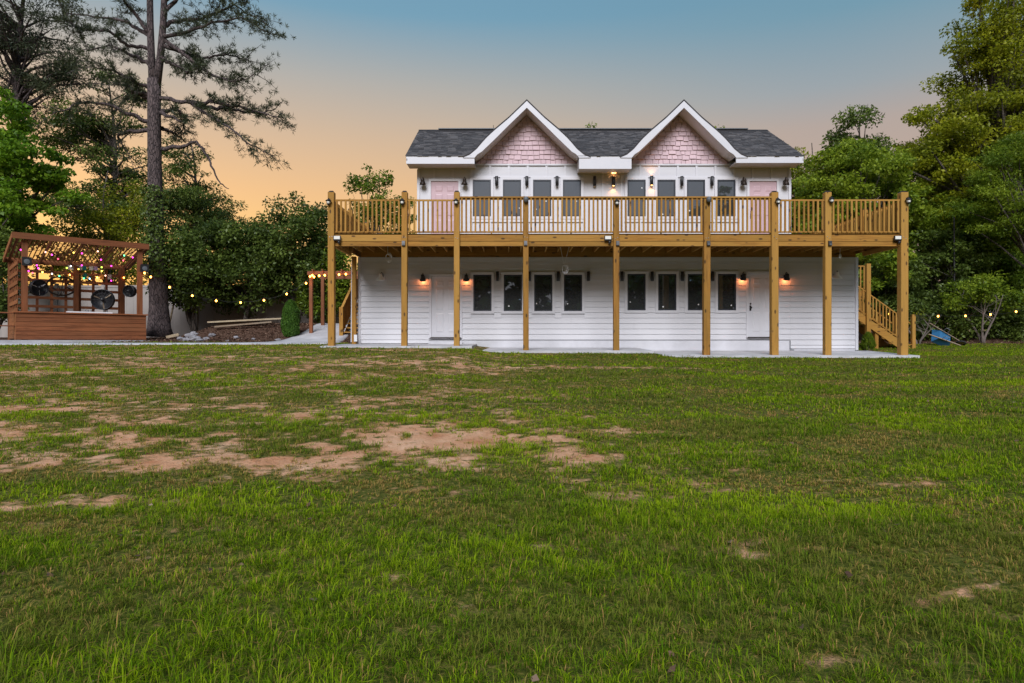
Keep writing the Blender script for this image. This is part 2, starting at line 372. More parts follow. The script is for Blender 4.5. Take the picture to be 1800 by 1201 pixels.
def resample(P, n):
    P = np.array(P, float); P2 = [P[0]]
    for i in range(len(P) - 1):      # Catmull-Rom
        p0 = P[max(i - 1, 0)]; p1 = P[i]; p2 = P[i + 1]; p3 = P[min(i + 2, len(P) - 1)]
        for t in np.linspace(0, 1, 9)[1:]:
            P2.append(.5 * ((2 * p1) + (-p0 + p2) * t + (2 * p0 - 5 * p1 + 4 * p2 - p3) * t * t + (-p0 + 3 * p1 - 3 * p2 + p3) * t ** 3))
    return np.array(P2)
pn = resample(PN, 60); pf = resample(PF, 60)
POLY = np.vstack([pn, pf[::-1]])
def in_poly(X, Y, P):
    X = np.asarray(X); Y = np.asarray(Y); r = np.zeros(X.shape, bool); j = len(P) - 1
    for i in range(len(P)):
        c = ((P[i, 1] > Y) != (P[j, 1] > Y)) & (X < (P[j, 0] - P[i, 0]) * (Y - P[i, 1]) / (P[j, 1] - P[i, 1] + 1e-12) + P[i, 0])
        r ^= c; j = i
    return r
def bed(X, Y):       # mulch and leaf litter
    X = np.asarray(X, float); Y = np.asarray(Y, float)
    w = (fbm(X * .8, Y * .8, 61) - .5) * 1.2
    l = sstep(Y + w, 22.0, 22.8) * (1 - sstep(X, -5.6, -4.6)) * sstep(X, -24, -23)
    r = sstep(Y + w + .06 * (X - 14), 26.6, 27.8) * sstep(X, 12.2, 13.2)
    bk = sstep(Y, 26.5, 28)
    return np.clip(np.maximum(np.maximum(l, r), bk), 0, 1)

xs = np.unique(np.concatenate([np.linspace(-600, -40, 12), np.linspace(-40, -22, 16), np.linspace(-22, 20, 421), np.linspace(20, 40, 18), np.linspace(40, 600, 12)]))
ys = np.unique(np.concatenate([np.linspace(-300, -10, 14), np.linspace(-10, 1, 12), np.linspace(1, 9, 161), np.linspace(9, 30, 211), np.linspace(30, 60, 20), np.linspace(60, 900, 12)]))
GX, GY = np.meshgrid(xs, ys); GZ = gz(GX, GY)
nx, ny = len(xs), len(ys)
me = bpy.data.meshes.new('ground')
me.vertices.add(nx * ny); me.vertices.foreach_set('co', np.stack([GX, GY, GZ], -1).astype(np.float32).ravel())
ii = (np.arange(ny - 1)[:, None] * nx + np.arange(nx - 1)[None]).ravel()
q = np.stack([ii, ii + 1, ii + 1 + nx, ii + nx], 1).astype(np.int32)
me.loops.add(q.size); me.loops.foreach_set('vertex_index', q.ravel()); me.polygons.add(len(q)); me.polygons.foreach_set('loop_start', np.arange(0, q.size, 4, dtype=np.int32))
me.update(calc_edges=True); me.polygons.foreach_set('use_smooth', np.ones(len(q), bool))
for nm, val in (('bare', bare(GX, GY)), ('bed', bed(GX, GY))):
    a = me.attributes.new(nm, 'FLOAT', 'POINT'); a.data.foreach_set('value', val.astype(np.float32).ravel())
def ground_mat():
    m, nt, p, o = nt_of('lawn_soil'); v = coords(nt, (1, 1, 1), False)
    n1 = noise(nt, v, 2.2, 6, .7); n2 = noise(nt, v, 30, 4, .7); n3 = noise(nt, v, 9, 5, .7)
    soil = ramp(nt, n1, [(.3, (.46, .19, .085)), (.55, (.64, .35, .20)), (.75, (.76, .49, .32))])
    soil = mixc(nt, soil, (.20, .11, .07), ramp(nt, n2, [(.55, (0, 0, 0)), (.72, (.55,) * 3)]))
    thatch = ramp(nt, n2, [(.34, (.035, .052, .006)), (.54, (.10, .105, .016)), (.72, (.34, .22, .08))])
    ab = N(nt, 'ShaderNodeAttribute', attribute_name='bare'); ad = N(nt, 'ShaderNodeMath', operation='MULTIPLY_ADD'); ad.inputs[1].default_value = 1.3; ad.inputs[2].default_value = -.65
    nt.links.new(n3, ad.inputs[0]); sm = N(nt, 'ShaderNodeMath', operation='ADD'); nt.links.new(ad.outputs[0], sm.inputs[0]); nt.links.new(ab.outputs['Fac'], sm.inputs[1])
    c = mixc(nt, thatch, soil, ramp(nt, sm.outputs[0], [(.25, (0, 0, 0)), (.62, (1, 1, 1))]))
    mul = ramp(nt, n2, [(.3, (.045, .026, .018)), (.5, (.10, .055, .036)), (.68, (.19, .12, .085))])
    be = N(nt, 'ShaderNodeAttribute', attribute_name='bed'); c = mixc(nt, c, mul, be.outputs['Fac'])
    nt.links.new(c, p.inputs['Base Color']); p.inputs['Roughness'].default_value = .95; p.inputs['Specular IOR Level'].default_value = .1
    bump(nt, p, n2, .8, .03); return m
g_o = struct(link('ground', me, ground_mat()))

# concrete path, draped on the ground
b = MB(); nn = len(pn); K = 6
for i in range(nn):
    for k in range(K + 1):
        q_ = pn[i] * (1 - k / K) + pf[i] * (k / K); b.v.append((q_[0], q_[1], gzf(q_[0], q_[1]) + .035))
for i in range(nn - 1):
    for k in range(K): a0 = i * (K + 1) + k; b.f.append((a0, a0 + K + 1, a0 + K + 2, a0 + 1)[::-1])
for k, s_ in ((0, 1), (K, -1)):
    base = len(b.v)
    for i in range(nn): v_ = b.v[i * (K + 1) + k]; b.v.append((v_[0], v_[1], v_[2] - .2))
    for i in range(nn - 1):
        f = (i * (K + 1) + k, (i + 1) * (K + 1) + k, base + i + 1, base + i); b.f.append(f if s_ > 0 else f[::-1])
struct(b.build('path', M['concrete'], None, True))

# patio slabs under the deck, stepping down along the wall
YF, YW = 18.8, 21.24
def slab(name, x0, x1, zf, zb):
    y0, y1 = 18.52, 21.25
    vs_ = [(x0, y0, zf - .5), (x1, y0, zf - .5), (x1, y1, zb - .5), (x0, y1, zb - .5), (x0, y0, zf), (x1, y0, zf), (x1, y1, zb), (x0, y1, zb)]
    return struct(MB().add(vs_, [(3, 2, 1, 0), (4, 5, 6, 7), (0, 1, 5, 4), (1, 2, 6, 5), (2, 3, 7, 6), (3, 0, 4, 7)]).build(name, M['concrete']))
ZL, ZM, ZR = 1.270, 1.140, 1.000
slab('patio', -5.5, -1.15, ZL, ZL + .05); slab('patio', -1.147, 4.05, ZM, ZM + .06); slab('patio', 4.053, 11.68, ZR, ZR + .10)
def slab_z(x): return ZL if x < -1.148 else (ZM if x < 4.05 else ZR)

# ================================================================== house
def wx(px): return (px - 900) / F * YW           # wall-plane X
def wz(py): return 1.4 + (600.5 - py) / F * YW
house = thing('house', 'white two storey house with twin pink shingled gables and dark roof', 'house', (3.1, 23.6, 1.0))
XL, XR = -5.06, 11.37; UL, UR = wx(733), wx(1391)
YC = 21.29                                        # front of the wall cores
YB = 26.06
bx('lower_wall', M['siding'], house, XL + .02, XR - .02, YC, YB, .6, 4.17)
bx('upper_wall', M['siding'], house, UL + .02, UR - .02, YC + .002, YB - .002, 4.171, 7.45)
UPW = [831, 884, 937, 989.5, 1103, 1155.5, 1207.5, 1261]; LOW = [832, 885.5, 939, 991.3, 1103, 1157, 1209, 1262]
WW = 32 / F * YW
ups = [(wx(a), wx(a) + WW, wz(380.5), wz(316)) for a in UPW]
lows = [(wx(a), wx(a) + WW, wz(547 - (1.3 if a > 1050 else 0)), wz(483 - (1.3 if a > 1050 else 0))) for a in LOW]
DL = [(wx(758.5), wx(758.5) + .93, wz(594), wz(486)), (wx(1316), wx(1316) + .93, wz(593.5), wz(481.5))]
DU = [(wx(757.5), wx(757.5) + .90, 4.56, wz(318.5)), (wx(1317.5), wx(1317.5) + .90, 4.56, wz(318.5))]
CAS = .085
# lap siding, each board a piece, cut round the openings
openings = [(a - CAS, b_ + CAS, c - CAS, d + CAS) for a, b_, c, d in lows] + [(a - .07, b_ + .07, c - .06, d + .07) for a, b_, c, d in DL]
FB = wz(597.2)                                    # foot of the siding in the middle run
sections = [(XL + .09, wx(754.5), 1.345), (wx(754.5), wx(1390), FB), (wx(1390), XR - .09, 1.17)]
EXP = .1785
def lap(x0, x1, z0, z1):
    y = YC
    return MB().add([(x0, y - .036, z0), (x1, y - .036, z0), (x1, y - .002, z0), (x0, y - .002, z0), (x0, y - .014, z1), (x1, y - .014, z1), (x1, y - .002, z1), (x0, y - .002, z1)],
                    [(3, 2, 1, 0), (4, 5, 6, 7), (0, 1, 5, 4), (1, 2, 6, 5), (2, 3, 7, 6), (3, 0, 4, 7)])
row = 0; z = FB - 2 * EXP
while z < 4.15:
    z1 = min(z + EXP - .004, 4.168)
    for sx0, sx1, zmin in sections:
        z0 = max(z, zmin)
        if z1 - z0 < .03: continue
        segs = [(sx0, sx1)]
        for a, b_, c, d in openings:
            if z1 > c + .02 and z0 < d - .02:
                ns = []
                for s0, s1 in segs:
                    if b_ <= s0 or a >= s1: ns.append((s0, s1)); continue
                    if a > s0: ns.append((s0, a))
                    if b_ < s1: ns.append((b_, s1))
                segs = ns
        for s0, s1 in segs:
            cuts = [s0]; j = s0 + random.uniform(1.5, 3.66)
            while j < s1 - .6: cuts.append(j); j += 3.66
            cuts.append(s1)
            for u, w_ in zip(cuts, cuts[1:]):
                if w_ - u > .02: lap(u + .001, w_ - .001, z0, z1).build('siding_board', M['siding'], house)
    z += EXP; row += 1
bx('foundation', M['foundation'], house, wx(754.5), wx(1390) - .002, YC - .012, YC + .1, .62, FB - .012)
bx('foundation', M['foundation'], house, XL + .02, wx(754.5) - .002, YC - .010, YC + .1, .62, 1.333)
bx('foundation', M['foundation'], house, wx(1390), XR - .02, YC - .010, YC + .1, .62, 1.158)
bx('foundation_ledge', M['grey'], house, DL[0][0] - .1, wx(1390), YC - .034, YC - .011, FB - .012, FB - .002)
for x0, x1 in ((XL, XL + .088), (XR - .088, XR)): bx('corner_board', M['trim'], house, x0, x1, YC - .055, YC + .15, 1.12 if x0 > 5 else 1.30, 4.168)
for x0, x1 in ((UL, UL + .085), (UR - .085, UR)): bx('corner_board', M['trim'], house, x0, x1, YC - .045, YC + .15, 4.5, 7.06)
bx('frieze_board', M['trim'], house, XL + .09, XR - .09, YC - .048, YC - .0365, 4.06, 4.165)

def window(a, b_, c, d, sticker):
    fr = MB(); cs = MB(); t = CAS
    for x0, x1, z0, z1 in ((a - t, a, c - t, d + t), (b_, b_ + t, c - t, d + t), (a, b_, d, d + t), (a, b_, c - t, c)): cs.box(x0, x1, YC - .052, YC - .001, z0, z1)
    w = cs.build('window', M['trim'], house); f = .045
    for x0, x1, z0, z1 in ((a, a + f, c, d), (b_ - f, b_, c, d), (a + f, b_ - f, d - f, d), (a + f, b_ - f, c, c + f)): fr.box(x0 + .001, x1 - .001, YC - .040, YC - .003, z0 + .001, z1 - .001)
    fr.build('frame', M['frame'], w)
    pn_ = MB(); tl = random.uniform(-.0012, .0012); t2 = random.uniform(-.001, .001)
    y = YC - .016
    pn_.add([(a + f, y + tl, c + f), (b_ - f, y - tl, c + f), (b_ - f, y - tl + t2, d - f), (a + f, y + tl + t2, d - f)], [(0, 1, 2, 3)])
    pn_.build('pane', M['glass'], w)
    for sx, sz, r in sticker:
        MB().lathe([(r, 0), (r * .96, .002)], (a + (b_ - a) * sx, y - .006, c + (d - c) * sz), 10, Matrix.Rotation(R(90), 3, 'X')).build('sticker', M['sticker'], w)
    return w
lst = [[], [(.28, .14, .028)], [(.13, .21, .022)], [(.2, .2, .022)], [(.16, .23, .022)], [(.28, .10, .026)], [(.6, .16, .024)], [(.75, .14, .024)]]
ust = [[], [(.9, .23, .018)], [(.17, .20, .02), (.72, .42, .022)], [(.22, .15, .022), (.75, .42, .02)], [(.8, .78, .02)], [(.3, .06, .024)], [(.15, .16, .022)], []]
for w_, s_ in zip(lows, lst): window(*w_, s_)
for w_, s_ in zip(ups, ust): window(*w_, s_)

def door(a, b_, c, d, m, upper, hx):
    cs = MB(); t = .075
    for x0, x1, z0, z1 in ((a - t, a, c, d + t), (b_, b_ + t, c, d + t), (a, b_, d, d + t)): cs.box(x0, x1, YC - .056, YC - .001, z0, z1)
    fr = cs.build('door_frame', M['trim'], house)
    dr = bx('door', m, house, a + .004, b_ - .004, YC - .022, YC - .0015, c + .012, d - .004)
    w = b_ - a; h = d - c
    for cx in (.29, .71):
        for z0, z1 in ((.09, .40), (.46, .80), (.84, .93)):
            x0, x1 = a + w * (cx - .13), a + w * (cx + .13); y0 = YC - .022
            p = MB(); e = .03
            zz0, zz1 = c + h * z0, c + h * z1
            p.add([(x0, y0 - .001, zz0), (x1, y0 - .001, zz0), (x1, y0 - .001, zz1), (x0, y0 - .001, zz1), (x0 + e, y0 - .011, zz0 + e), (x1 - e, y0 - .011, zz0 + e), (x1 - e, y0 - .011, zz1 - e), (x0 + e, y0 - .011, zz1 - e)],
                  [(4, 5, 6, 7), (0, 1, 5, 4), (1, 2, 6, 5), (2, 3, 7, 6), (3, 0, 4, 7)])
            p.build('raised_panel', m, dr)
    hd = MB(); x = a + w * hx; zc = c + .98
    hd.box(x - .028, x + .028, YC - .034, YC - .022, zc - .10, zc + .07)
    hd.lathe([(.012, 0), (.012, .04), (.030, .05), (.034, .07), (.02, .085)], (x, YC - .034, zc), 10, Matrix.Rotation(R(90), 3, 'X'))
    hd.lathe([(.028, 0), (.028, .018)], (x, YC - .034, zc + .13), 10, Matrix.Rotation(R(90), 3, 'X'))
    hd.build('handle', M['black'], dr)
    bx('threshold', M['bronze'], house, a - .03, b_ + .03, YC - .075, YC - .0575, c - .02, c + .02)
for k, d_ in enumerate(DL): door(*d_, M['door'], False, .07 if k else .92)
for k, d_ in enumerate(DU): door(*d_, M['pinkdoor'], True, .07 if k else .93)
bx('door_step', M['foundation'], house, DL[0][0] - .08, DL[0][1] + .08, YC - .18, YC - .08, 1.28, 1.40)

# board and batten above
BATZ = wz(291)
bt = BATZ
bat = MB().cbox((0, 0, 0), (.062, .030, 1)).mesh('batten')
xb = UL + .55
while xb < UR - .2:
    blocks = [(z0 - CAS, z1 + CAS) for a, b_, z0, z1 in ups + DU if a - CAS - .03 < xb < b_ + CAS + .03]
    runs = [(4.5, bt)]
    for z0, z1 in blocks:
        runs = [r for s0, s1 in runs for r in ((s0, min(s1, z0)), (max(s0, z1), s1)) if r[1] - r[0] > .05]
    for s0, s1 in runs:
        o = piece('batten', bat, M['trim'], house, (xb, YC - .017, (s0 + s1) / 2)); o.scale = (1, 1, s1 - s0)
    xb += .617
for x0, x1 in ((wx(832), wx(1019)), (wx(1110), wx(1291))):
    bx('band_board', M['trim'], house, x0, x1, YC - .046, YC - .0325, BATZ + .002, wz(288))
bx('window_head_board', M['trim'], house, ups[0][0], ups[3][1], YC - .0365, YC - .0325, ups[0][3] + CAS - .001, ups[0][3] + CAS + .05)
bx('window_head_board', M['trim'], house, ups[4][0], ups[7][1], YC - .0365, YC - .0325, ups[4][3] + CAS - .001, ups[4][3] + CAS + .05)
for i0, i1 in ((0, 3), (4, 7)): bx('window_apron', M['trim'], house, ups[i0][0] - .1, ups[i1][1] + .1, YC - .0385, YC - .0325, ups[i0][2] - CAS - .10, ups[i0][2] - CAS - .002)

# roof: ridge along x, two front gables with flared rakes
YE = 20.62
def ez(py): return 1.4 + (600.5 - py) / F * YE
def ex(px): return (px - 900) / F * YE
ZE, YRG, ZRG = ez(274.5), 23.65, 9.12
RX0, RX1 = ex(713.5), ex(1413); SL = (ZRG - ZE) / (YRG - YE)
roof = link('roof', None, None, house); roof.location = Vector((3.1, 23.6, 7.3)) - world_loc(house)
PX = YE / F
OUT = [(0, 175), (31, 205), (60, 229.5), (74, 243), (88, 259.5), (100, 269.5), (112, 274.6)]
INN = [(0, 190), (30, 219), (56, 245), (79, 267), (92, 275)]
outp = [(a * PX, ez(c)) for a, c in OUT]; innp = [(a * PX, ez(c)) for a, c in INN]
GC = [ex(926), ex(1202)]; HW = 92 * PX
strips = [(RX0, GC[0] - HW, YE), (GC[0] - HW, GC[0] + HW, YC + .09), (GC[0] + HW, GC[1] - HW, YE), (GC[1] - HW, GC[1] + HW, YC + .09), (GC[1] + HW, RX1, YE)]
def rz_(y): return ZE + (y - YE) * SL
for x0, x1, y0 in strips:
    z0 = rz_(y0)
    b = MB(); t = .06
    b.add([(x0, y0, z0 - t), (x1, y0, z0 - t), (x1, YRG, ZRG - t), (x0, YRG, ZRG - t), (x0, y0, z0), (x1, y0, z0), (x1, YRG, ZRG), (x0, YRG, ZRG)],
          [(3, 2, 1, 0), (4, 5, 6, 7), (0, 1, 5, 4), (1, 2, 6, 5), (2, 3, 7, 6), (3, 0, 4, 7)])
    b.build('roof_deck', M['shingle'], roof)
y2 = 2 * YRG - YE
MB().add([(RX0, y2, ZE - .06), (RX1, y2, ZE - .06), (RX1, YRG + .001, ZRG - .06), (RX0, YRG + .001, ZRG - .06), (RX0, y2, ZE), (RX1, y2, ZE), (RX1, YRG + .001, ZRG), (RX0, YRG + .001, ZRG)],
         [(0, 1, 2, 3), (7, 6, 5, 4), (4, 5, 1, 0), (5, 6, 2, 1), (6, 7, 3, 2), (7, 4, 0, 3)]).build('roof_deck', M['shingle'], roof)
# shingle tabs, courses lapped, uneven butts
tv = []; tt = []
LS = math.hypot(YRG - YE, ZRG - ZE); uy, uz = (YRG - YE) / LS, (ZRG - ZE) / LS
r_ = 0; s_ = -.02
while s_ < LS - .03:
    x = RX0 - .015 + random.uniform(-.2, 0)
    while x < RX1 + .015:
        w = random.choice((.13, .17, .21, .28)); x0 = max(x, RX0 - .02); x1 = min(x + w - .006, RX1 + .02); x += w
        xc = (x0 + x1) / 2
        if x1 - x0 < .03: continue
        yy = YE + uy * s_
        if any(abs(xc - g) < HW + .02 for g in GC) and yy < YC + .2: continue
        drop = random.choice((0, 0, .02, .035)); th = random.uniform(.008, .020)
        s0 = s_ - drop * .5; s1 = min(s_ + .17, LS)
        def P3(xx, ss, h): return (xx, YE + uy * ss - uz * h, ZE + uz * ss + uy * h)
        a = [P3(x0, s0, .004), P3(x1, s0, .004), P3(x1, s0, .004 + th), P3(x0, s0, .004 + th)]; c_ = [P3(x1, s1, .006), P3(x0, s1, .006)]
        tv += [a[0], a[1], a[2], a[3], a[3], a[2], c_[0], c_[1]]; t_ = random.random(); tt += [t_, t_]
    s_ += .135; r_ += 1
V_ = np.array(tv) - np.array(world_loc(roof)); stuff(link('shingle_course', fast_mesh('shingle_course', V_, 4, tt), M['shingle'], roof))
MB().add([(RX0 - .02, YRG - .16, ZRG - .06), (RX1 + .02, YRG - .16, ZRG - .06), (RX1 + .02, YRG, ZRG + .03), (RX0 - .02, YRG, ZRG + .03), (RX0 - .02, YRG + .16, ZRG - .06), (RX1 + .02, YRG + .16, ZRG - .06)],
         [(0, 1, 2, 3), (3, 2, 5, 4)]).build('ridge_cap', M['shingle'], roof)
bx('ridge_vent', M['grey'], roof, RX0 + .7, RX1 - .7, YRG - .1, YRG + .1, ZRG + .022, ZRG + .055)
# fascias, soffits
fz = ez(288)
for x0, x1, zb in ((RX0 + .01, GC[0] - HW + .001, fz), (GC[1] + HW - .001, RX1 - .01, ez(286.5)), (GC[0] + HW - .001, GC[1] - HW + .001, ez(297))):
    bx('fascia', M['trim'], roof, x0, x1, YE - .002, YE + .035, zb, ZE - .004)
    bx('soffit', M['trim'], roof, x0 + .002, x1 - .002, YE + .036, YC - .004, zb + .02, zb + .05)
    if x0 > GC[0] and x1 < GC[1]:
        for xa in (x0, x1 - .03): bx('soffit_return', M['trim'], roof, xa + .001, xa + .029, YE + .036, YC - .004, zb + .051, ZE - .06)
for gx in GC:
    gab = []
    o_full = [(gx - a, c) for a, c in outp[::-1]] + [(gx + a, c) for a, c in outp[1:]]
    i_full = [(gx - a, c) for a, c in innp[::-1]] + [(gx + a, c) for a, c in innp[1:]]
    lower = [(a, c - .055) for a, c in o_full]
    nq = len(o_full); b = MB()
    for k in range(nq - 1):
        b.prism([o_full[k], o_full[k + 1], lower[k + 1], lower[k]], YE - .03, YRG)
    b.build('gable_roof', M['shingle'], roof)
    for sgn in (-1, 1):           # rake boards
        b = MB(); oo = [(gx + sgn * a, c - .056) for a, c in outp]; io = [(gx + sgn * a, c) for a, c in innp]
        tp = [0, .3, .62, .86, 1]
        io2 = [io[0], io[1], io[2], io[3], io[4]]
        ring = oo + [(gx + sgn * HW, ZE - .06)] + io2[::-1]
        # quads between outer and inner edges
        def lerp_poly(P, n):
            P = np.array(P); d = np.r_[0, np.cumsum(np.linalg.norm(np.diff(P, axis=0), axis=1))]; t = np.linspace(0, d[-1], n)
            return list(zip(np.interp(t, d, P[:, 0]), np.interp(t, d, P[:, 1])))
        oo_ = lerp_poly(oo, 15); ii_ = lerp_poly(io2 + [(gx + sgn * (HW), ZE - .062)], 15)
        for k in range(14): b.prism([oo_[k], oo_[k + 1], ii_[k + 1], ii_[k]], YE - .028, YE + .03)
        b.build('rake_board', M['trim'], roof)
        b = MB()
        for k in range(len(io) - 1):
            b.prism([io[k], io[k + 1], (io[k + 1][0], io[k + 1][1] + .03), (io[k][0], io[k][1] + .03)], YE + .031, YC - .002)
        b.build('rake_soffit', M['trim'], roof)
    # gable wall and shakes
    zb = wz(288) + .002
    poly = [(gx - HW, zb)] + [(x, c + .012) for x, c in i_full] + [(gx + HW, zb)]
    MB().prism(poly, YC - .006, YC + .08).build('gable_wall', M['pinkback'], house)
    P = [(x, c + .005) for x, c in i_full]
    def inside_clip(poly):   # clip to the area below the rake (piecewise linear top)
        out = poly
        for k in range(len(P) - 1):
            (xa, za), (xb_, zb_) = P[k], P[k + 1]
            res = []
            for i in range(len(out)):
                p, q_ = out[i], out[(i + 1) % len(out)]
                fp = (xb_ - xa) * (p[1] - za) - (zb_ - za) * (p[0] - xa); fq = (xb_ - xa) * (q_[1] - za) - (zb_ - za) * (q_[0] - xa)
                # flared parts are concave, clip only with the steep runs
                if fp <= 0: res.append(p)
                if (fp < 0) != (fq < 0) and fp != fq: t = fp / (fp - fq); res.append((p[0] + (q_[0] - p[0]) * t, p[1] + (q_[1] - p[1]) * t))
            if abs((zb_ - za) / (xb_ - xa)) > .93: out = res
            if len(out) < 3: return None
        return out
    zr = zb; rn = 0
    while zr < P[len(P) // 2][1]:
        x = gx - HW + random.uniform(-.15, 0)
        while x < gx + HW:
            w = random.uniform(.13, .25); x0, x1 = max(x, gx - HW), min(x + w - .016, gx + HW); x += w
            if x1 - x0 < .03: continue
            z0 = zr + (random.choice((-.022, 0, 0, .012)) if rn else 0); z1 = zr + .165
            pl = inside_clip([(x0, z0), (x1, z0), (x1, z1), (x0, z1)])
            if not pl: continue
            ar = abs(sum(pl[i][0] * pl[(i + 1) % len(pl)][1] - pl[(i + 1) % len(pl)][0] * pl[i][1] for i in range(len(pl)))) / 2
            if ar < .003: continue
            th = random.uniform(.028, .048); n_ = len(pl); b = MB()
            if sum(pl[i][0] * pl[(i + 1) % n_][1] - pl[(i + 1) % n_][0] * pl[i][1] for i in range(n_)) < 0: pl = pl[::-1]
            fr_ = [(a, YC - .0065 - .003 - th * (1 - (c - z0) / .2), c) for a, c in pl]; bk_ = [(a, YC - .0065, c) for a, c in pl]
            b.add(fr_ + bk_, [tuple(range(n_))] + [(i, n_ + i, n_ + (i + 1) % n_, (i + 1) % n_) for i in range(n_)])
            b.build('shake', M['pink'], house)
        zr += .152; rn += 1
# gable end walls of the main roof
for x0 in (UL + .021, UR - .06):
    b = MB(); b.add([(x0, YC + .05, 7.44), (x0, YB - .05, 7.44), (x0, YRG, ZRG - .12), (x0 + .04, YC + .05, 7.44), (x0 + .04, YB - .05, 7.44), (x0 + .04, YRG, ZRG - .12)], [(0, 1, 2), (5, 4, 3), (0, 2, 5, 3), (1, 4, 5, 2), (0, 3, 4, 1)])
    b.build('end_gable', M['siding'], house)
    xr = RX0 + .012 if x0 < 0 else RX1 - .042
    for ya, yb in ((YE, YRG), (2 * YRG - YE, YRG)): MB().bar((xr + .015, ya, ZE - .16), (xr + .015, yb, ZRG - .16), .028, .17).build('barge_board', M['trim'], roof)
# downspout and outlet by the corner
b = MB(); b.tube([(XL - .14, 21.05, 4.12), (XL - .16, 21.02, 1.38)], .025, 6); b.build('downspout', M['trim'], house)
bx('outlet_box', M['white_metal'], house, XL - .06, XL + .04, 20.955, 20.985, 1.40, 1.62)
b = MB(); b.tube([(wx(1389), YC - .05, FB - .03), (wx(1389), YC - .05, 1.14), (wx(1396), YC - .05, 1.12)], .012, 6); b.build('pipe', M['grey'], house)

# ================================================================== deck
deck = thing('deck', 'raised golden timber deck with baluster railing wrapped round the white house', 'deck', (3.1, 19, 1.0))
def fx(px): return (px - 900) / F * YF
def fz_(py): return 1.4 + (600.5 - py) / F * YF
PXS = [583, 711, 803, 924.5, 1083, 1241.5, 1361, 1454, 1587.5]
PW = [.185, .17, .165, .16, .165, .19, .20, .185, .215]
DX0, DX1 = fx(577.5), fx(1596); ZD = fz_(411)          # deck surface
ZJ1, ZJ0 = ZD - .03, 4.325
posts = []
for i, (p, w) in enumerate(zip(PXS, PW)):
    x = fx(p); x = min(max(x, DX0 + w / 2), DX1 - w / 2); tall = i in (0, 1, 2, 6, 7, 8)
    zt = fz_(339) if tall else fz_(350.5); zb = slab_z(x) - .002
    b = MB(); y0, y1 = YF - .085, YF - .085 + w
    h = w / 2; ch = .012
    ring = [(-h + ch, -h), (h - ch, -h), (h, -h + ch), (h, h - ch), (h - ch, h), (-h + ch, h), (-h, h - ch), (-h, -h + ch)]
    tw = random.uniform(-.012, .012); lean = random.uniform(-.012, .012)
    vv = [(x + a, (y0 + y1) / 2 + c, zb) for a, c in ring] + [(x + a + lean, (y0 + y1) / 2 + c + tw, zt) for a, c in ring]
    b.add(vv, [tuple(range(8))[::-1], tuple(range(8, 16))] + [(k, (k + 1) % 8, 8 + (k + 1) % 8, 8 + k) for k in range(8)])
    po = b.build('post', W['z'], deck); posts.append((x, y0, w, zt))
    if tall:
        b = MB(); xc, yc = x + lean, (y0 + y1) / 2 + tw
        b.add([(xc - h * .95, yc - h * .95, zt), (xc + h * .95, yc - h * .95, zt), (xc + h * .95, yc + h * .95, zt), (xc - h * .95, yc + h * .95, zt),
               (xc - h * .7, yc - h * .7, zt + .028), (xc + h * .7, yc - h * .7, zt + .028), (xc + h * .7, yc + h * .7, zt + .028), (xc - h * .7, yc + h * .7, zt + .028)],
              [(4, 5, 6, 7), (0, 1, 5, 4), (1, 2, 6, 5), (2, 3, 7, 6), (3, 0, 4, 7)])
        b.box(xc - .05, xc + .05, yc - .05, yc + .05, zt + .028, zt + .05).build('post_cap', M['bronze'], po)
    for k in range(2): MB().ball((x + (-.035 + .07 * k), y0 - .006, fz_(419 + random.uniform(-2, 2))), .014, 5, (1, .6, 1)).build('bolt', M['silver'], po)
# extra post at the wall corner
bx('post', W['z'], deck, XL - .14, XL - .012, 20.99, 21.12, ZL, 4.16)
YBK = 26.3
# rim boards and beams, one length per bay
xs_ = [DX0 + .03] + [p[0] for p in posts[1:-1]] + [DX1 - .03]
for k in range(8):
    b = MB(); b.box(xs_[k] + .002, xs_[k + 1] - .002, YF, YF + .045, fz_(424), ZD - .003); b.build('rim_board', W['x'], deck)
    b = MB(); b.box(xs_[k] + .002, xs_[k + 1] - .002, YF + .012, YF + .10, fz_(432.5) + random.uniform(-.004, .004), fz_(424.6)); b.build('beam', W['x'], deck)
for x in (DX0 + .03, DX1 - .075):
    bx('rim_board', W['y'], deck, x, x + .045, YF + .101, YBK, fz_(424), ZD - .003)
    bx('beam', W['y'], deck, x - .0 + (.02 if x < 0 else -.06), x + (.10 if x < 0 else .022), YF + .102, 21.0, fz_(432.5), fz_(424.6))
bx('ledger', W['x'], deck, XL + .1, XR - .1, YC - .0755, YC - .032, 4.18, ZJ1)
jm = MB().box(-.019, .019, YF + .047, YC - .077, 0, .17).mesh('joist'); xj = DX0 + .42
while xj < DX1 - .2:
    piece('joist', jm, W['y'], deck, (xj + random.uniform(-.01, .01), 0, ZJ0)); xj += .40
# deck boards
yb = YF + .0; k = 0
while yb < YC - .06:
    y1 = min(yb + .138, YC - .05); cut = random.uniform(-1, 6)
    for x0, x1 in ((DX0 + .032, cut), (cut + .003, DX1 - .032)): bx('deck_board', W['x'], deck, x0, x1, yb, y1, ZJ1, ZD)
    yb += .1435
for xa, xb_ in ((DX0 + .08, UL - .05), (UR + .05, DX1 - .08)):
    x = xa
    while x < xb_ - .05:
        bx('deck_board', W['y'], deck, x, min(x + .138, xb_), YC - .045, YBK, ZJ1 - .02, ZD - .002); x += .1435
bx('roof_membrane', M['grey'], deck, XL + .02, XR - .02, YC + .1, YBK - .3, 4.175, 4.20)
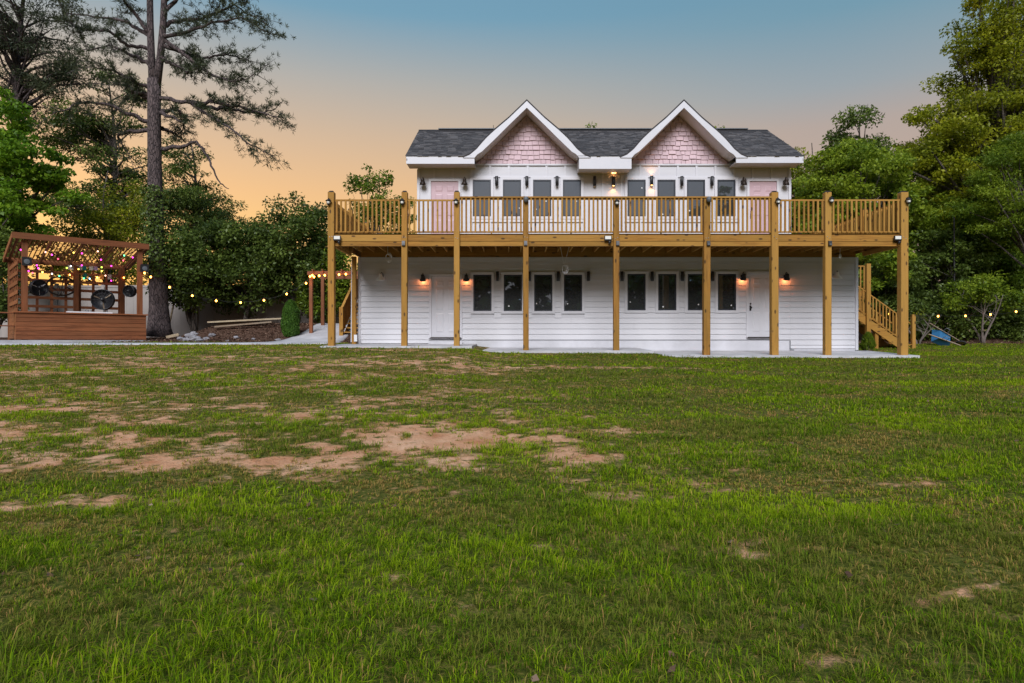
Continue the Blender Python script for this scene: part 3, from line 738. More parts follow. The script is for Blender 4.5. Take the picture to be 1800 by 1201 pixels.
# railing
RT = {True: fz_(346.3), False: fz_(351)}
bal = MB().box(-.025, .025, -.018, .018, 0, 1).mesh('baluster')
def rail_bay(x0, x1, y, ztop, zbot, cap_h, wid):
    bx('top_rail', W['x'], deck, x0, x1, y - wid / 2, y + wid / 2, ztop - cap_h, ztop)
    bx('bottom_rail', W['x'], deck, x0, x1, y - .019, y + .030, zbot, zbot + .042)
    n = max(2, round((x1 - x0) / .131)); 
    for i in range(n):
        x = x0 + (i + .5) * (x1 - x0) / n + random.uniform(-.006, .006)
        o = piece('baluster', bal, W['z'], deck, (x, y - .036, zbot - .0 + random.uniform(-.02, .0) * 0)); o.scale = (1, 1, ztop - cap_h - zbot + .0); o.rotation_euler = (0, random.uniform(-.004, .004), random.uniform(-.05, .05))
    xm = (x0 + x1) / 2
    if x1 - x0 > 1.9: bx('support_block', W['z'], deck, xm - .02, xm + .02, y - .015, y + .025, ZD, zbot - .001)
zbot = fz_(409.3)
for k in range(8):
    a, c = posts[k], posts[k + 1]
    mid = 2 <= k <= 5
    zt = RT[mid]
    x0 = a[0] + a[2] / 2; x1 = c[0] - c[2] / 2
    if mid and k > 2: x0 = a[0] + .001
    if mid and k < 5: x1 = c[0] - .001
    if mid:
        bx('top_rail', W['x'], deck, x0, x1, YF - .07, YF + .07, zt - .042, zt)
        ix0 = a[0] + a[2] / 2; ix1 = c[0] - c[2] / 2
        bx('sub_rail', W['x'], deck, ix0, ix1, YF - .02, YF + .025, zt - .085, zt - .0425)
        bx('bottom_rail', W['x'], deck, ix0, ix1, YF - .019, YF + .030, zbot, zbot + .042)
        n = round((ix1 - ix0) / .131)
        for i in range(n):
            o = piece('baluster', bal, W['z'], deck, (ix0 + (i + .5) * (ix1 - ix0) / n + random.uniform(-.006, .006), YF - .038, zbot)); o.scale = (1, 1, zt - .043 - zbot); o.rotation_euler = (0, random.uniform(-.004, .004), random.uniform(-.05, .05))
        bx('support_block', W['z'], deck, (ix0 + ix1) / 2 - .02, (ix0 + ix1) / 2 + .02, YF - .015, YF + .025, ZD, zbot - .001)
    else: rail_bay(x0, x1, YF, zt, zbot, .045, .05)
for x, sg in ((DX0 + .09, 1), (DX1 - .09, -1)):     # side railings going back along the deck
    zt = RT[False]
    bx('top_rail', W['y'], deck, x - .025, x + .025, YF + .11, YBK, zt - .045, zt)
    bx('bottom_rail', W['y'], deck, x - .02, x + .02, YF + .11, YBK, zbot, zbot + .042)
    y = YF + .2
    while y < 24.6:
        o = piece('baluster', bal, W['z'], deck, (x + sg * .038, y, zbot)); o.scale = (1, 1, zt - .046 - zbot); y += .131
    for yy in (20.9, 23.2, 25.6):
        pz = fz_(343)
        po = bx('post', W['z'], deck, x - .075 - sg * .0, x + .075, yy, yy + .15, fz_(424) + .01, pz); bx('post_cap', M['bronze'], po, x - .06, x + .06, yy + .015, yy + .135, pz + .001, pz + .04)

# ================================================================== wall lamps
RX90 = Matrix.Rotation(R(90), 3, 'X')
def light(name, kind, loc, energy, colr, parent, size=.02, spot=None, aim=None):
    d = bpy.data.lights.new(name, kind); d.energy = energy; d.color = colr; d.shadow_soft_size = size
    if spot: d.spot_size = spot; d.spot_blend = .6
    o = bpy.data.objects.new(name, d); col.objects.link(o); o.parent = parent; o.location = Vector(loc) - world_loc(parent)
    if aim: o.rotation_euler = Vector(aim).to_track_quat('-Z', 'Y').to_euler()
    return o
def sconce(px, py, lit, label, group=None):
    x, zc = wx(px), wz(py); t = thing('wall_sconce', label, 'wall lamp', (x, YC - .03, zc), 0, group)
    y = YC - .10
    MB().lathe([(.045, -.155), (.052, -.15), (.052, .15), (.045, .155)], (x, y, zc), 12).build('cylinder_shade', M['black'], t, True)
    MB().box(x - .04, x + .04, YC - .05, YC - .03, zc - .09, zc + .09).build('back_plate', M['black'], t)
    if lit:
        for s in (-1, 1):
            MB().lathe([(.03, 0), (.03, .003)], (x, y, zc + s * .158), 10).build('lamp_lens', M['warm'], t)
            light('lamp_light', 'SPOT', (x, y, zc + s * .165), lit, (1, .40, .11), t, .02, R(105), (0, .12, s))
    return t
UW = 'unlit sconce between the %s upper windows counted from the vine side pink door'
for px, lb in ((873, UW % 'first and second'), (926, UW % 'second and third'), (979, UW % 'third and fourth'), (1198, 'unlit black cylinder sconce between upper windows, next along from the lit one'), (1251, 'unlit sconce beside the upper window closest to the stair side pink door')): sconce(px, 319, 0, lb, 'unlit upper sconces')
sconce(1045, 319, 0, 'unlit black cylinder sconce under the boxed eave beside a lit one')
sconce(1078, 319, 4.0, 'lit black cylinder sconce glowing amber under the boxed eave')
sconce(1145, 318, 2.6, 'lit black cylinder sconce between two upper windows under the pink gable')
LW = 'black sconce between the %s lower windows counted from the raised slab door'
for px, lb in ((874.5, LW % 'first and second'), (930, 'black cylinder sconce mostly hidden behind a deck post between lower windows'), (981, LW % 'third and fourth'), (1034, LW.replace('between the %s lower windows', 'just past the fourth lower window') ),
               (1093, 'black cylinder sconce beside a deck post just before the fifth lower window'), (1146, LW % 'fifth and sixth'), (1199, LW % 'sixth and seventh'), (1252, LW % 'seventh and eighth')): sconce(px, 486, 0, lb, 'lower sconces')
def bell(px, py, up, lit, m, label, group, size=1.0, lean=.35):
    x, zc = wx(px), wz(py); t = thing('barn_lamp', label, 'wall lamp', (x, YC - .03, zc), 0, group)
    Rm = Matrix.Rotation(lean, 3, 'X') @ Matrix.Diagonal((size, size, size)).to_3x3(); c = Vector((x, YC - .17, zc - .02))
    MB().lathe([(.050, .14), (.058, .10), (.062, .05), (.085, 0.0), (.108, -.06), (.100, -.062), (.078, -.004), (.05, .04), (.03, .06)], c, 14, Rm).build('bell_shade', m, t, True)
    MB().tube([(x, YC - .035, zc + .05), (x, YC - .09, zc + .16), (x, YC - .15, zc + .17), tuple(c + Rm @ Vector((0, 0, .13)))], .013, 6).build('arm', m, t, True)
    MB().lathe([(.055, 0), (.05, .025)], (x, YC - .031, zc + .05), 12, RX90).build('wall_plate', m, t)
    if lit:
        MB().ball(c + Rm @ Vector((0, 0, -.015)), .035, 6).build('bulb', M['warm'], t)
        light('lamp_light', 'POINT', c + Rm @ Vector((0, 0, -.075)), lit, (1, .27, .09), t, .03)
    return t
for px, lb in ((744, 'unlit dark bell lamp between house corner and the vine side pink door'), (817, 'unlit dark bell lamp between windows and the vine side pink door'),
               (1305.5, 'unlit dark bell lamp between windows and the stair side pink door'), (1379.5, 'unlit dark bell lamp between house corner and the stair side pink door')):
    bell(px, 322, 1, 0, M['bronze'], lb, 'bell lamps by the pink doors', 1.0)
for px, py, lb in ((744, 490, 'black bell lamp glowing orange between bare siding and the raised slab door'), (820, 490, 'black bell lamp glowing orange between windows and the raised slab door'),
                   (1305, 488.5, 'black bell lamp glowing orange between windows and the white door with black handle'), (1380.5, 488.5, 'black bell lamp glowing orange on bare siding past the door with black handle')):
    bell(px, py, 0, 1.5, M['black'], lb, 'glowing lamps by the lower doors', 1.0)
for px, py, nm in ((672, 489, 'white enamel barn lamp on siding near the downspout corner'), (1468, 486, 'white enamel barn lamp on siding near the potted conifer')):
    x, zc = wx(px), wz(py); t = thing('barn_lamp', nm, 'wall lamp', (x, YC - .03, zc))
    Rm = Matrix.Rotation(.3, 3, 'X'); c = Vector((x - .02, YC - .22, zc))
    MB().lathe([(.03, .13), (.05, .10), (.06, .04), (.15, -.04), (.17, -.07), (.16, -.07), (.05, .02)], c, 16, Rm).build('bell_shade', M['white_metal'], t, True)
    MB().tube([(x + .03, YC - .035, zc + .02), (x + .03, YC - .10, zc + .15), (x, YC - .18, zc + .17), tuple(c + Vector((0, -.03, .12)))], .013, 6).build('arm', M['grey'], t, True)
    MB().lathe([(.055, 0), (.05, .025)], (x + .03, YC - .031, zc + .02), 12, RX90).build('wall_plate', M['white_metal'], t)

# lanterns, speakers, flood lights and cable coils on the deck
def lantern(x, y, zc, lab):
    t = thing('coach_lantern', lab, 'lantern', (x, y, zc), 0, 'coach lanterns on deck posts')
    yc = y - .075
    MB().lathe([(.005, .105), (.012, .085), (.03, .07), (.085, .035), (.088, .025), (.05, .03)], (x, yc, zc), 12).build('cap', M['black'], t, True)
    MB().lathe([(.042, -.06), (.052, -.03), (.055, .028)], (x, yc, zc), 12).build('glass', M['lens'], t, True)
    MB().lathe([(.008, -.10), (.03, -.085), (.045, -.062), (.045, -.055)], (x, yc, zc), 12).build('base', M['black'], t, True)
    b = MB()
    for k in range(4):
        a = math.pi / 4 + k * math.pi / 2; b.bar((x + .056 * math.cos(a), yc + .056 * math.sin(a), zc - .06), (x + .06 * math.cos(a), yc + .06 * math.sin(a), zc + .03), .008, .008)
    b.build('cage', M['black'], t)
    MB().tube([(x, y - .003, zc + .06), (x, y - .04, zc + .12), (x, yc, zc + .10)], .010, 6).build('bracket', M['black'], t)
    MB().box(x - .035, x + .035, y - .012, y - .001, zc - .03, zc + .10).build('back_plate', M['black'], t)
for i, py in ((0, 357), (1, 357), (2, 357), (4, 358), (6, 356), (7, 354), (8, 355)):
    x, y, w, zt = posts[i]; xo = {0: -.05, 8: .06, 6: .05, 7: .05, 2: -.01, 1: -.04}.get(i, 0); lantern(x + xo, y - .004, fz_(py), 'small black coach lantern on the ' + {0: 'corner deck post above the arbor side flood light', 1: 'second deck post counted from the arbor end', 2: 'deck post before the vine side pink door', 4: 'short deck post below the lit sconces', 6: 'deck post before the stair side pink door', 7: 'second deck post counted from the stair end', 8: 'corner deck post above the baluster stair'}[i])
for i in (3, 5):
    x, y, w, zt = posts[i]; t = thing('outdoor_speaker', 'dark grey speaker under the top rail on the post ' + ('beside the forked cable' if i == 3 else 'before the stair side upper windows'), 'speaker', (x, y, fz_(353)), 0, 'speakers under the rail')
    xo = .0 if i == 3 else .03
    MB().lathe([(.02, -.085), (.06, -.07), (.075, 0), (.07, .06), (.03, .08)], (x + xo, y - .075, fz_(353)), 12).build('cabinet', M['grey'], t, True)
    MB().box(x + xo - .02, x + xo + .02, y - .03, y - .002, fz_(353) - .03, fz_(353) + .03).build('bracket', M['black'], t)
for i, lab in ((1, None), (3, None), (4, None), (5, None), (7, None)):
    x, y, w, zt = posts[i]; zc = fz_(429); x += .03 if i in (4, 5, 7) else -.01
    t = thing('post_light', 'small dark box light on the ' + {1: 'second deck post from the arbor end', 3: 'deck post beside the hanging forked cable', 4: 'middle deck post next to a flood light', 5: 'deck post between the stair side lower windows', 7: 'second deck post from the stair end'}[i], 'light', (x, y, zc), 0, 'box lights on deck posts')
    MB().add([(x - .05, y - .004, zc - .075), (x + .05, y - .004, zc - .075), (x + .05, y - .004, zc + .075), (x - .05, y - .004, zc + .075), (x - .045, y - .07, zc - .06), (x + .045, y - .07, zc - .06), (x + .045, y - .045, zc + .07), (x - .045, y - .045, zc + .07)],
             [(4, 5, 6, 7), (0, 1, 5, 4), (1, 2, 6, 5), (2, 3, 7, 6), (3, 0, 4, 7)]).build('housing', M['black'], t)
    MB().box(x - .03, x + .03, y - .074, y - .066, zc - .05, zc - .01).build('lens', M['grey'], t)
def flood(px, label):
    x, y, zc = fx(px), YF - .01, fz_(419.5); t = thing('flood_light', label, 'flood light', (x, y, zc))
    b = MB(); b.box(x - .105, x + .105, y - .10, y - .05, zc - .065, zc + .07); b.build('housing', M['black'], t)
    MB().box(x - .085, x + .085, y - .106, y - .1005, zc - .035, zc + .055).build('lens', M['lens'], t)
    MB().ball((x + .05, y - .07, zc - .12), .045, 7).build('motion_sensor', M['black'], t, True)
    MB().bar((x, y - .052, zc - .02), (x, y - .001, zc - .02), .06, .06).build('bracket', M['black'], t)
flood(594, 'black square flood light on the rim board under the slanting side railing')
flood(1068, 'black flood light on the rim board beside a middle deck post')
flood(1575, 'black flood light on the rim board above the baluster stair')
def coil(px, py, Y, spread, label):
    p = pt(px, py, Y); t = thing('cable_coil', label, 'cable', tuple(p))
    b = MB()
    for k in range(5):
        r = .085 + .012 * k; tl = random.uniform(-.3, .3)
        pts_ = [(p.x + r * .72 * math.cos(a) + .01 * k, p.y + .03 * math.sin(a * 2 + k) + tl * .05, p.z + r * 1.15 * math.sin(a)) for a in np.linspace(0, 2 * math.pi, 15)]
        b.tube(pts_, .008, 5)
    b.build('loops', M['cable'], t, True)
    tops = [(-spread, ZJ0 + .05), (spread * 1.4, ZJ0 + .05)] if spread else [(0, ZJ0 + .05)]
    for dx, zt in tops: MB().tube([(p.x + dx, p.y, zt), (p.x + dx * .3, p.y, p.z + .28), (p.x, p.y, p.z + .1)], .008, 5).build('lead', M['cable'], t)
coil(681.5, 453, 20.0, 0, 'white cable coil hanging by itself near the downspout corner')
coil(991.5, 473, 20.0, .12, 'white cable coil hanging on a forked lead over the lower windows')
p = pt(1477, 449, 20.3); t = thing('cable_coil', 'short white cable end hanging above the enamel lamp by the potted conifer', 'cable', tuple(p))
MB().tube([(p.x, p.y, ZJ0 + .05), (p.x - .01, p.y, p.z + .05)], .006, 5).build('lead', M['cable'], t)
MB().lathe([(.012, .06), (.035, .02), (.045, -.05), (.02, -.09)], tuple(p), 8).build('socket', M['cable'], t, True)

# ================================================================== stairs
def stair(name, label, p0, p1, width_dir, width, n, rail=True):
    """straight flight from foot p0 to head p1 (points on the tread line)"""
    p0 = Vector(p0); p1 = Vector(p1); wd = Vector(width_dir) * width; t = thing(name, label, 'stairs', tuple(p0))
    run = Vector((p1.x - p0.x, p1.y - p0.y, 0)); dr = run.normalized(); rise = (p1.z - p0.z) / n; tr = run.length / n
    ax = 'x' if abs(dr.x) > .5 else 'y'; ot = 'y' if ax == 'x' else 'x'
    for k in range(n):
        a = p0 + dr * (tr * k) + Vector((0, 0, rise * (k + 1) - .02)); c = a + wd * .5 + dr * tr * .5
        MB().bar(c - Vector(width_dir) * (width / 2), c + Vector(width_dir) * (width / 2), tr * 1.02, .04).build('tread', W[ot], t)
    for w in (0.02, .98):
        MB().bar(p0 + wd * w + Vector((0, 0, -.12)) + dr * .05, p1 + wd * w + Vector((0, 0, -.12)), .04, .26).build('stringer', W[ax], t)
    if rail:
        for w in (0.02, .98):
            a = p0 + wd * w + dr * .1; c = p1 + wd * w
            for o_, hh, nm in ((.98, .04, 'hand_rail'), (.14, .04, 'bottom_rail')):
                MB().bar(a + Vector((0, 0, o_)), c + Vector((0, 0, o_)), .05, hh).build(nm, W[ax], t)
            m = int((c - a).length / .15)
            for k in range(1, m):
                q = a.lerp(c, k / m); MB().box(q.x - .02, q.x + .02, q.y - .02, q.y + .02, q.z + .12, q.z + .965).build('baluster', W['z'], t)
    return t
# right stair, parallel to the wall
YS = 24.0
foot = pt(1604, 600, YS); foot.z = gzf(foot.x, YS) - .02
headx = 11.55; hz = foot.z + (foot.x - headx) * .69
st = stair('stair', 'golden timber stair with slanted baluster railing beside the overturned blue wheelbarrow', foot, (headx, YS, hz), (0, 1, 0), 1.1, 12)
for px_, zt, zb in ((1525, None, None),):
    x = pt(px_, 0, YS).x; bx('newel_post', W['z'], st, x - .075, x + .075, YS - .09, YS + .06 - .0, gzf(x, YS) - .1, pt(0, 464, YS).z)
bx('newel_post', W['z'], st, foot.x - .02, foot.x + .10, YS - .03, YS + .09, foot.z - .05, pt(0, 553, YS).z)
bx('newel_post', W['z'], st, foot.x - .02, foot.x + .10, YS + 1.02, YS + 1.14, foot.z - .05, pt(0, 553, YS).z)
x = pt(1543, 0, YS).x; bx('prop_post', W['z'], st, x - .06, x + .06, YS + .06, YS + .18, gzf(x, YS) - .1, pt(0, 556, YS).z)
# landing behind, with level railing
zl = pt(0, 511, 25.3).z; lx1 = pt(1524, 0, 25.3).x
bx('landing_floor', W['x'], st, 11.42, lx1, 25.2, 26.6, zl - .04, zl); bx('landing_rim', W['x'], st, 11.42, lx1, 25.15, 25.198, zl - .36, zl - .005)
bx('top_rail', W['x'], st, 11.42, lx1, 25.16, 25.22, zl + .92, zl + .965); bx('bottom_rail', W['x'], st, 11.42, lx1, 25.16, 25.21, zl + .05, zl + .09)
x = 11.5
while x < lx1: bx('baluster', W['z'], st, x, x + .04, 25.125, 25.158, zl + .04, zl + .93); x += .135
MB().bar((pt(1524, 0, 25.4).x, 25.25, zl - .36), (12.6, 25.25, gzf(12.6, 25) + .2), .09, .09).build('brace', W['x'], st)
for xx in (11.6, lx1 - .15): bx('landing_post', W['z'], st, xx, xx + .14, 26.3, 26.44, gzf(xx, 26.3) - .1, zl - .041)
# left stair going back along the side wall
f2 = pt(600, 0, 24.0); f2 = Vector((f2.x, 24.0, gzf(f2.x, 24.0) - .0))
s2 = stair('stair', 'timber stair climbing past the downspout corner beside the concrete path', (f2.x + .03, 24.05, f2.z), (f2.x + .03, 29.0, 4.5), (1, 0, 0), 1.0, 17, False)
bx('newel_post', W['z'], s2, f2.x - .07, f2.x + .07, 23.95, 24.09, f2.z - .1, pt(0, 540, 24).z)
for w in (0, 1.0):
    a = Vector((f2.x + w, 24.09, pt(0, 540, 24).z - .02)); c = Vector((f2.x + w, 29.0, a.z + 3.05))
    MB().bar(a, c, .09, .045).build('hand_rail', W['y'], s2)
    n = 30
    for k in range(n):
        q = a.lerp(c, (k + .5) / n); MB().box(q.x - .02, q.x + .02, q.y - .07, q.y + .07, q.z - .98, q.z - .03).build('baluster', W['z'], s2)
for xx in (f2.x, f2.x + .95): bx('head_post', W['z'], s2, xx - .07, xx + .07, 28.9, 29.04, gzf(xx, 29) - .1, 5.4)

# ================================================================== vegetation
def leaf_cloud(centers, radii, counts, L, asp=.5, flat=.65, droop=.25, tints=None, tsd=.16):
    """leaves round clump centres; returns verts, tint"""
    idx = np.repeat(np.arange(len(centers)), counts); n = len(idx)
    d = unit(rng.normal(size=(n, 3))); r = rng.random(n) ** .45
    off = d * r[:, None] * radii[idx][:, None]; off[:, 2] *= flat
    Cn = centers[idx] + off
    D = unit(d * np.array([1, 1, .5]) + rng.normal(size=(n, 3)) * .7 - np.array([0, 0, droop]))
    Nn = unit(rng.normal(size=(n, 3)) * .75 + np.array([0, 0, .8]) + d * .5)
    ll = L * rng.uniform(.65, 1.3, n)
    V = leaf_quads(Cn, D, ll, ll * asp * rng.uniform(.8, 1.2, n), Nn)
    t = (tints[idx] if tints is not None else .5) + rng.normal(size=n) * tsd
    return V, np.clip(t, 0, 1)
def blob_points(blobs, n, shell=.45):
    w = np.array([b_[2] if len(b_) > 2 else b_[1][0] * b_[1][1] * b_[1][2] for b_ in blobs], float); w /= w.sum()
    out = []
    for b_, k in zip(blobs, rng.multinomial(n, w)):
        d = unit(rng.normal(size=(k, 3))); r = shell + (1 - shell) * rng.random(k) ** .6
        out.append(np.array(b_[0])[None] + d * r[:, None] * np.array(b_[1])[None])
    return np.vstack(out)
def limbs(mb, trunk, pts_, r0, every=1, att=(.45, .75)):
    tp = np.array(trunk)
    for c in pts_[::every]:
        zs = tp[:, 2]; za = max(zs[0] + (c[2] - zs[0]) * random.uniform(*att), zs[0] + .12 * (zs[-1] - zs[0])); za = min(za, zs[-1])
        a = Vector((np.interp(za, zs, tp[:, 0]), np.interp(za, zs, tp[:, 1]), za)); e = Vector(c); m = a.lerp(e, .5) + Vector((random.uniform(-.3, .3), random.uniform(-.3, .3), random.uniform(-.1, .35) * (e - a).length * .5))
        f = 1 - .6 * (za - zs[0]) / max(.1, zs[-1] - zs[0])
        mb.tube([a, a.lerp(m, .55), m, m.lerp(e, .6), e], [r0 * f, r0 * f * .8, r0 * f * .6, r0 * f * .4, r0 * f * .15], 5, False)
def tree(name, label, cat, base, top, r, blobs, nclump, nleaf, L, m, bk='bark', crad=(.5, .95), group=None, asp=.5, flat=.65, droop=.25, every=4, tmean=.5, tvar=.2, shell=.45, stems=1, wob=.3, att=(.45, .75)):
    base = Vector(base); t = thing(name, label, cat, tuple(base), 0, group); b = MB(); off = np.array(base)
    pts_ = blob_points(blobs, nclump, shell)
    for s in range(stems):
        tp = []; n = 9; ang = random.uniform(0, 6.28); sp = .0 if stems == 1 else 1
        for i in range(n):
            f = i / (n - 1); q = base.lerp(Vector(top), f)
            tp.append((q.x + wob * math.sin(f * 5 + ang) * f + sp * math.cos(ang) * f * .8, q.y + wob * math.cos(f * 4 + ang) * f + sp * math.sin(ang) * f * .8, q.z - (.25 if i == 0 else 0)))
        b.tube(tp, [r * (1.35 if i == 0 else 1) * (1 - .85 * i / (n - 1)) for i in range(n)], 10)
        limbs(b, tp, pts_[s::stems], r * .42, every, att)
    b.build('trunk', M[bk], t, True)
    tn = np.clip(tmean + rng.normal(size=nclump) * tvar, 0, 1)
    cr = rng.uniform(crad[0], crad[1], nclump)
    cnt = np.maximum(3, (nleaf * (cr ** 2) / (cr ** 2).sum()).astype(int))
    V, ti = leaf_cloud(pts_, cr, cnt, L, asp, flat, droop, tn)
    stuff(link('crown', fast_mesh('crown', V - off, 4, ti), M[m], t)); return t
def gp(px, Y): x = (px - 900) / F * Y; return Vector((x, Y, gzf(x, Y)))
def bl(px, py, Y, rx, rz, ry=None, w=None):
    p = pt(px, py, Y); s = Y / F; e = (tuple(p), (rx * s, (ry or rx * s), rz * s)); return e + (w,) if w else e

# ---- the tall forked pine
def pine():
    Y = 25.0; base = gp(279, Y); t = thing('pine_tree', 'tall forked pine with scaly trunk and long bare limbs beside the bar hut', 'pine tree', tuple(base))
    b = MB()
    P = lambda x, y, dy=0: tuple(pt(x, y, Y + dy))
    s = Y / F
    tr = [(279, 592, 25), (280, 577, 19), (279, 540, 15.5), (277, 480, 14), (274, 400, 12.6), (272, 300, 11.4), (271, 200, 10.8), (271, 140, 11)]
    b.tube([P(x, y) for x, y, r in tr], [r * s for x, y, r in tr], 16)
    b.tube([P(270, 160), P(266, 100), P(264, 40), P(263, -40), P(266, -160), P(270, -260)], [7.5 * s, 6.2 * s, 5.6 * s, 5 * s, 4 * s, 2 * s], 12)
    b.tube([P(274, 160), P(282, 100), P(287, 40), P(290, -40), P(296, -160), P(300, -240)], [7.5 * s, 6.2 * s, 5.6 * s, 5 * s, 4 * s, 2 * s], 12)
    L_ = [  # limb polylines in survey pixels, depth shift at the tip, needle amount
        ([(288, 64), (320, 60), (370, 42), (425, 30), (480, 62)], -1.5, 1.2), ([(286, 45), (320, 35), (360, 32), (410, 10), (470, 45)], 1.5, 1.2),
        ([(289, 72), (330, 100), (370, 130), (410, 145), (452, 132)], -1, 1), ([(288, 80), (322, 92), (350, 105), (398, 95), (440, 108)], 1.2, .9),
        ([(283, 172), (330, 180), (375, 205), (420, 240), (474, 272)], -1.5, 1.1), ([(330, 180), (380, 180), (430, 190), (488, 205)], -.6, 1.2), ([(350, 190), (400, 190), (450, 200), (484, 192)], 1.5, .9),
        ([(283, 196), (310, 194), (330, 212), (315, 235)], 1, .6), ([(283, 262), (318, 258), (346, 248), (370, 285), (385, 320), (402, 332)], -.5, .14),
        ([(286, 105), (300, 110), (330, 128), (350, 120)], -1, .9), ([(288, 20), (320, -10), (370, -20), (430, -5)], 1, 1.1),
        ([(262, 62), (225, 40), (180, 30), (110, 24)], 1.5, .8), ([(262, 60), (235, 20), (212, -5), (200, -40)], -1, .8), ([(262, 84), (225, 82), (195, 55), (150, 54), (120, 40)], -1.5, .9),
        ([(262, 112), (235, 98), (190, 80), (140, 90)], 1, .9), ([(262, 155), (240, 145), (200, 125), (160, 118)], -1, 1), ([(261, 168), (235, 160), (215, 182)], 1, .5),
        ([(262, 215), (225, 200), (180, 180), (140, 182), (92, 200)], -1.5, .8), ([(262, 230), (220, 232), (205, 240), (228, 275)], .5, .35), ([(264, 170), (250, 172), (225, 150), (190, 150)], 1.5, .9),
        ([(284, 200), (300, 205), (325, 215)], -1, .5), ([(284, 225), (305, 232), (320, 245)], 1, .5), ([(290, 0), (340, -40), (400, -60)], -1, 1.2), ([(262, -20), (210, -50), (150, -40)], 1, 1.2)]
    tips = []
    for poly, dy, amt in L_:
        n = len(poly); pts_ = [Vector(P(x, y, dy * i / (n - 1))) for i, (x, y) in enumerate(poly)]
        dense = []
        for i in range(n - 1):
            for k in range(5): dense.append(pts_[i].lerp(pts_[i + 1], k / 5) + Vector((random.uniform(-.04, .04), random.uniform(-.04, .04), random.uniform(-.05, .05))))
        dense.append(pts_[-1]); m = len(dense)
        b.tube(dense, [(3.4 * (1 - i / m) + .5) * s for i in range(m)], 6, False)
        for i in range(int(m * .22), m):
            for k in range(3 if amt > .3 else 1):
                if random.random() > amt * .62: continue
                ln = random.uniform(.25, .85) * (.7 + .5 * i / m); d = (dense[min(i + 1, m - 1)] - dense[i - 1]).normalized()
                sd_ = Vector((random.gauss(0, .6), random.gauss(0, .9), random.gauss(.0, .55))) + d * .8; sd_.normalize(); e = dense[i] + sd_ * ln; mid = dense[i].lerp(e, .5) + Vector((0, 0, .06))
                b.tube([dense[i], mid, e], [.016, .011, .006], 3, False)
                for f in np.linspace(.35, 1, 5): tips.append((dense[i].lerp(e, f) + Vector((random.gauss(0, .10), random.gauss(0, .10), random.gauss(.02, .07))), sd_))
    b.build('trunk', M['pinebark'], t, True)
    n = 13; pc = np.array([tuple(a) for a, d in tips]); pd = np.array([tuple(d) for a, d in tips]); idx = np.repeat(np.arange(len(pc)), n)
    D = unit(rng.normal(size=(len(idx), 3)) * .75 + pd[idx] * .6 + np.array([0, 0, .25])); ll = rng.uniform(.12, .24, len(idx))
    V = leaf_quads(pc[idx] + D * ll[:, None] * .5, D, ll, np.full(len(idx), .022), unit(rng.normal(size=(len(idx), 3))))
    ti = np.clip(.5 + rng.normal(size=len(pc))[idx] * .2 + rng.normal(size=len(idx)) * .15, 0, 1)
    stuff(link('crown', fast_mesh('needles', V - np.array(base), 4, ti), M['needle'], t))
    # ivy on the trunk
    k = 1500; hh = rng.uniform(330, 488, k); a = rng.normal(.15, .75, k); xs2 = np.interp(hh, [300, 400, 480, 540], [272, 274, 277, 279]); rr = np.interp(hh, [300, 480, 540], [14.5, 17, 18]) * s + rng.uniform(.02, .22, k)
    Cn = np.stack([(xs2 - 900) * s + np.sin(a) * rr, Y - np.cos(a) * rr, 1.4 + (600.5 - hh) * s], 1)
    Nn = unit(np.stack([np.sin(a), -np.cos(a), np.full(k, .5)], 1) + rng.normal(size=(k, 3)) * .4); D = unit(rng.normal(size=(k, 3)) - np.array([0, 0, .6]))
    V = leaf_quads(Cn, D, rng.uniform(.08, .15, k), rng.uniform(.06, .11, k), Nn)
    stuff(link('ivy', fast_mesh('ivy', V - np.array(base), 4, np.clip(rng.normal(.5, .25, k), 0, 1)), M['leaf_dark'], t))
pine()

tree('pine_tree', 'dark pine rising behind the bright green maple and bar hut', 'pine tree', gp(35, 33), pt(38, -80, 33), .34,
     [bl(20, 20, 33, 110, 60), bl(60, 110, 33, 90, 45), bl(10, 170, 33, 80, 40), bl(120, 150, 33.5, 60, 40)], 150, 26000, .20, 'needle', 'pinebark', (.5, 1.0), asp=.22, flat=.5, every=2, tmean=.4, att=(.84, .97))
tree('maple_tree', 'bright green maple leaning over the bar hut roof', 'tree', gp(-20, 27), pt(5, 180, 27), .22,
     [bl(10, 230, 27, 55, 75), bl(55, 290, 26.5, 62, 70), bl(20, 370, 26.5, 62, 60), bl(95, 335, 27, 42, 40), bl(30, 405, 27, 45, 25), bl(-60, 300, 27, 70, 110)], 150, 30000, .16, 'leaf_bright', 'bark', (.35, .75), asp=.7, flat=.45, tmean=.55, every=3, shell=.2)
tree('hemlock_tree', 'dark loose evergreen between the maple and the forked pine', 'tree', gp(190, 35), pt(195, 150, 35), .25,
     [bl(170, 215, 35, 85, 40), bl(120, 250, 35, 70, 40), bl(200, 300, 35, 85, 45), bl(160, 360, 35, 90, 40), bl(240, 380, 35, 80, 45), bl(210, 160, 35, 50, 40)], 190, 26000, .17, 'leaf_dark', 'bark', (.45, .9), asp=.4, flat=.4, droop=.4, every=2, tmean=.45, shell=.15, att=(.84, .97))
tree('young_tree', 'thin trunked tree with yellow green leaves low behind the bar hut', 'tree', gp(190, 30), pt(195, 300, 30), .12,
     [bl(190, 405, 30, 80, 35), bl(225, 350, 30, 50, 40), bl(120, 430, 30, 60, 25), bl(180, 470, 30, 90, 25)], 90, 11000, .15, 'leaf_olive', 'bark', (.4, .75), every=3, tmean=.5)
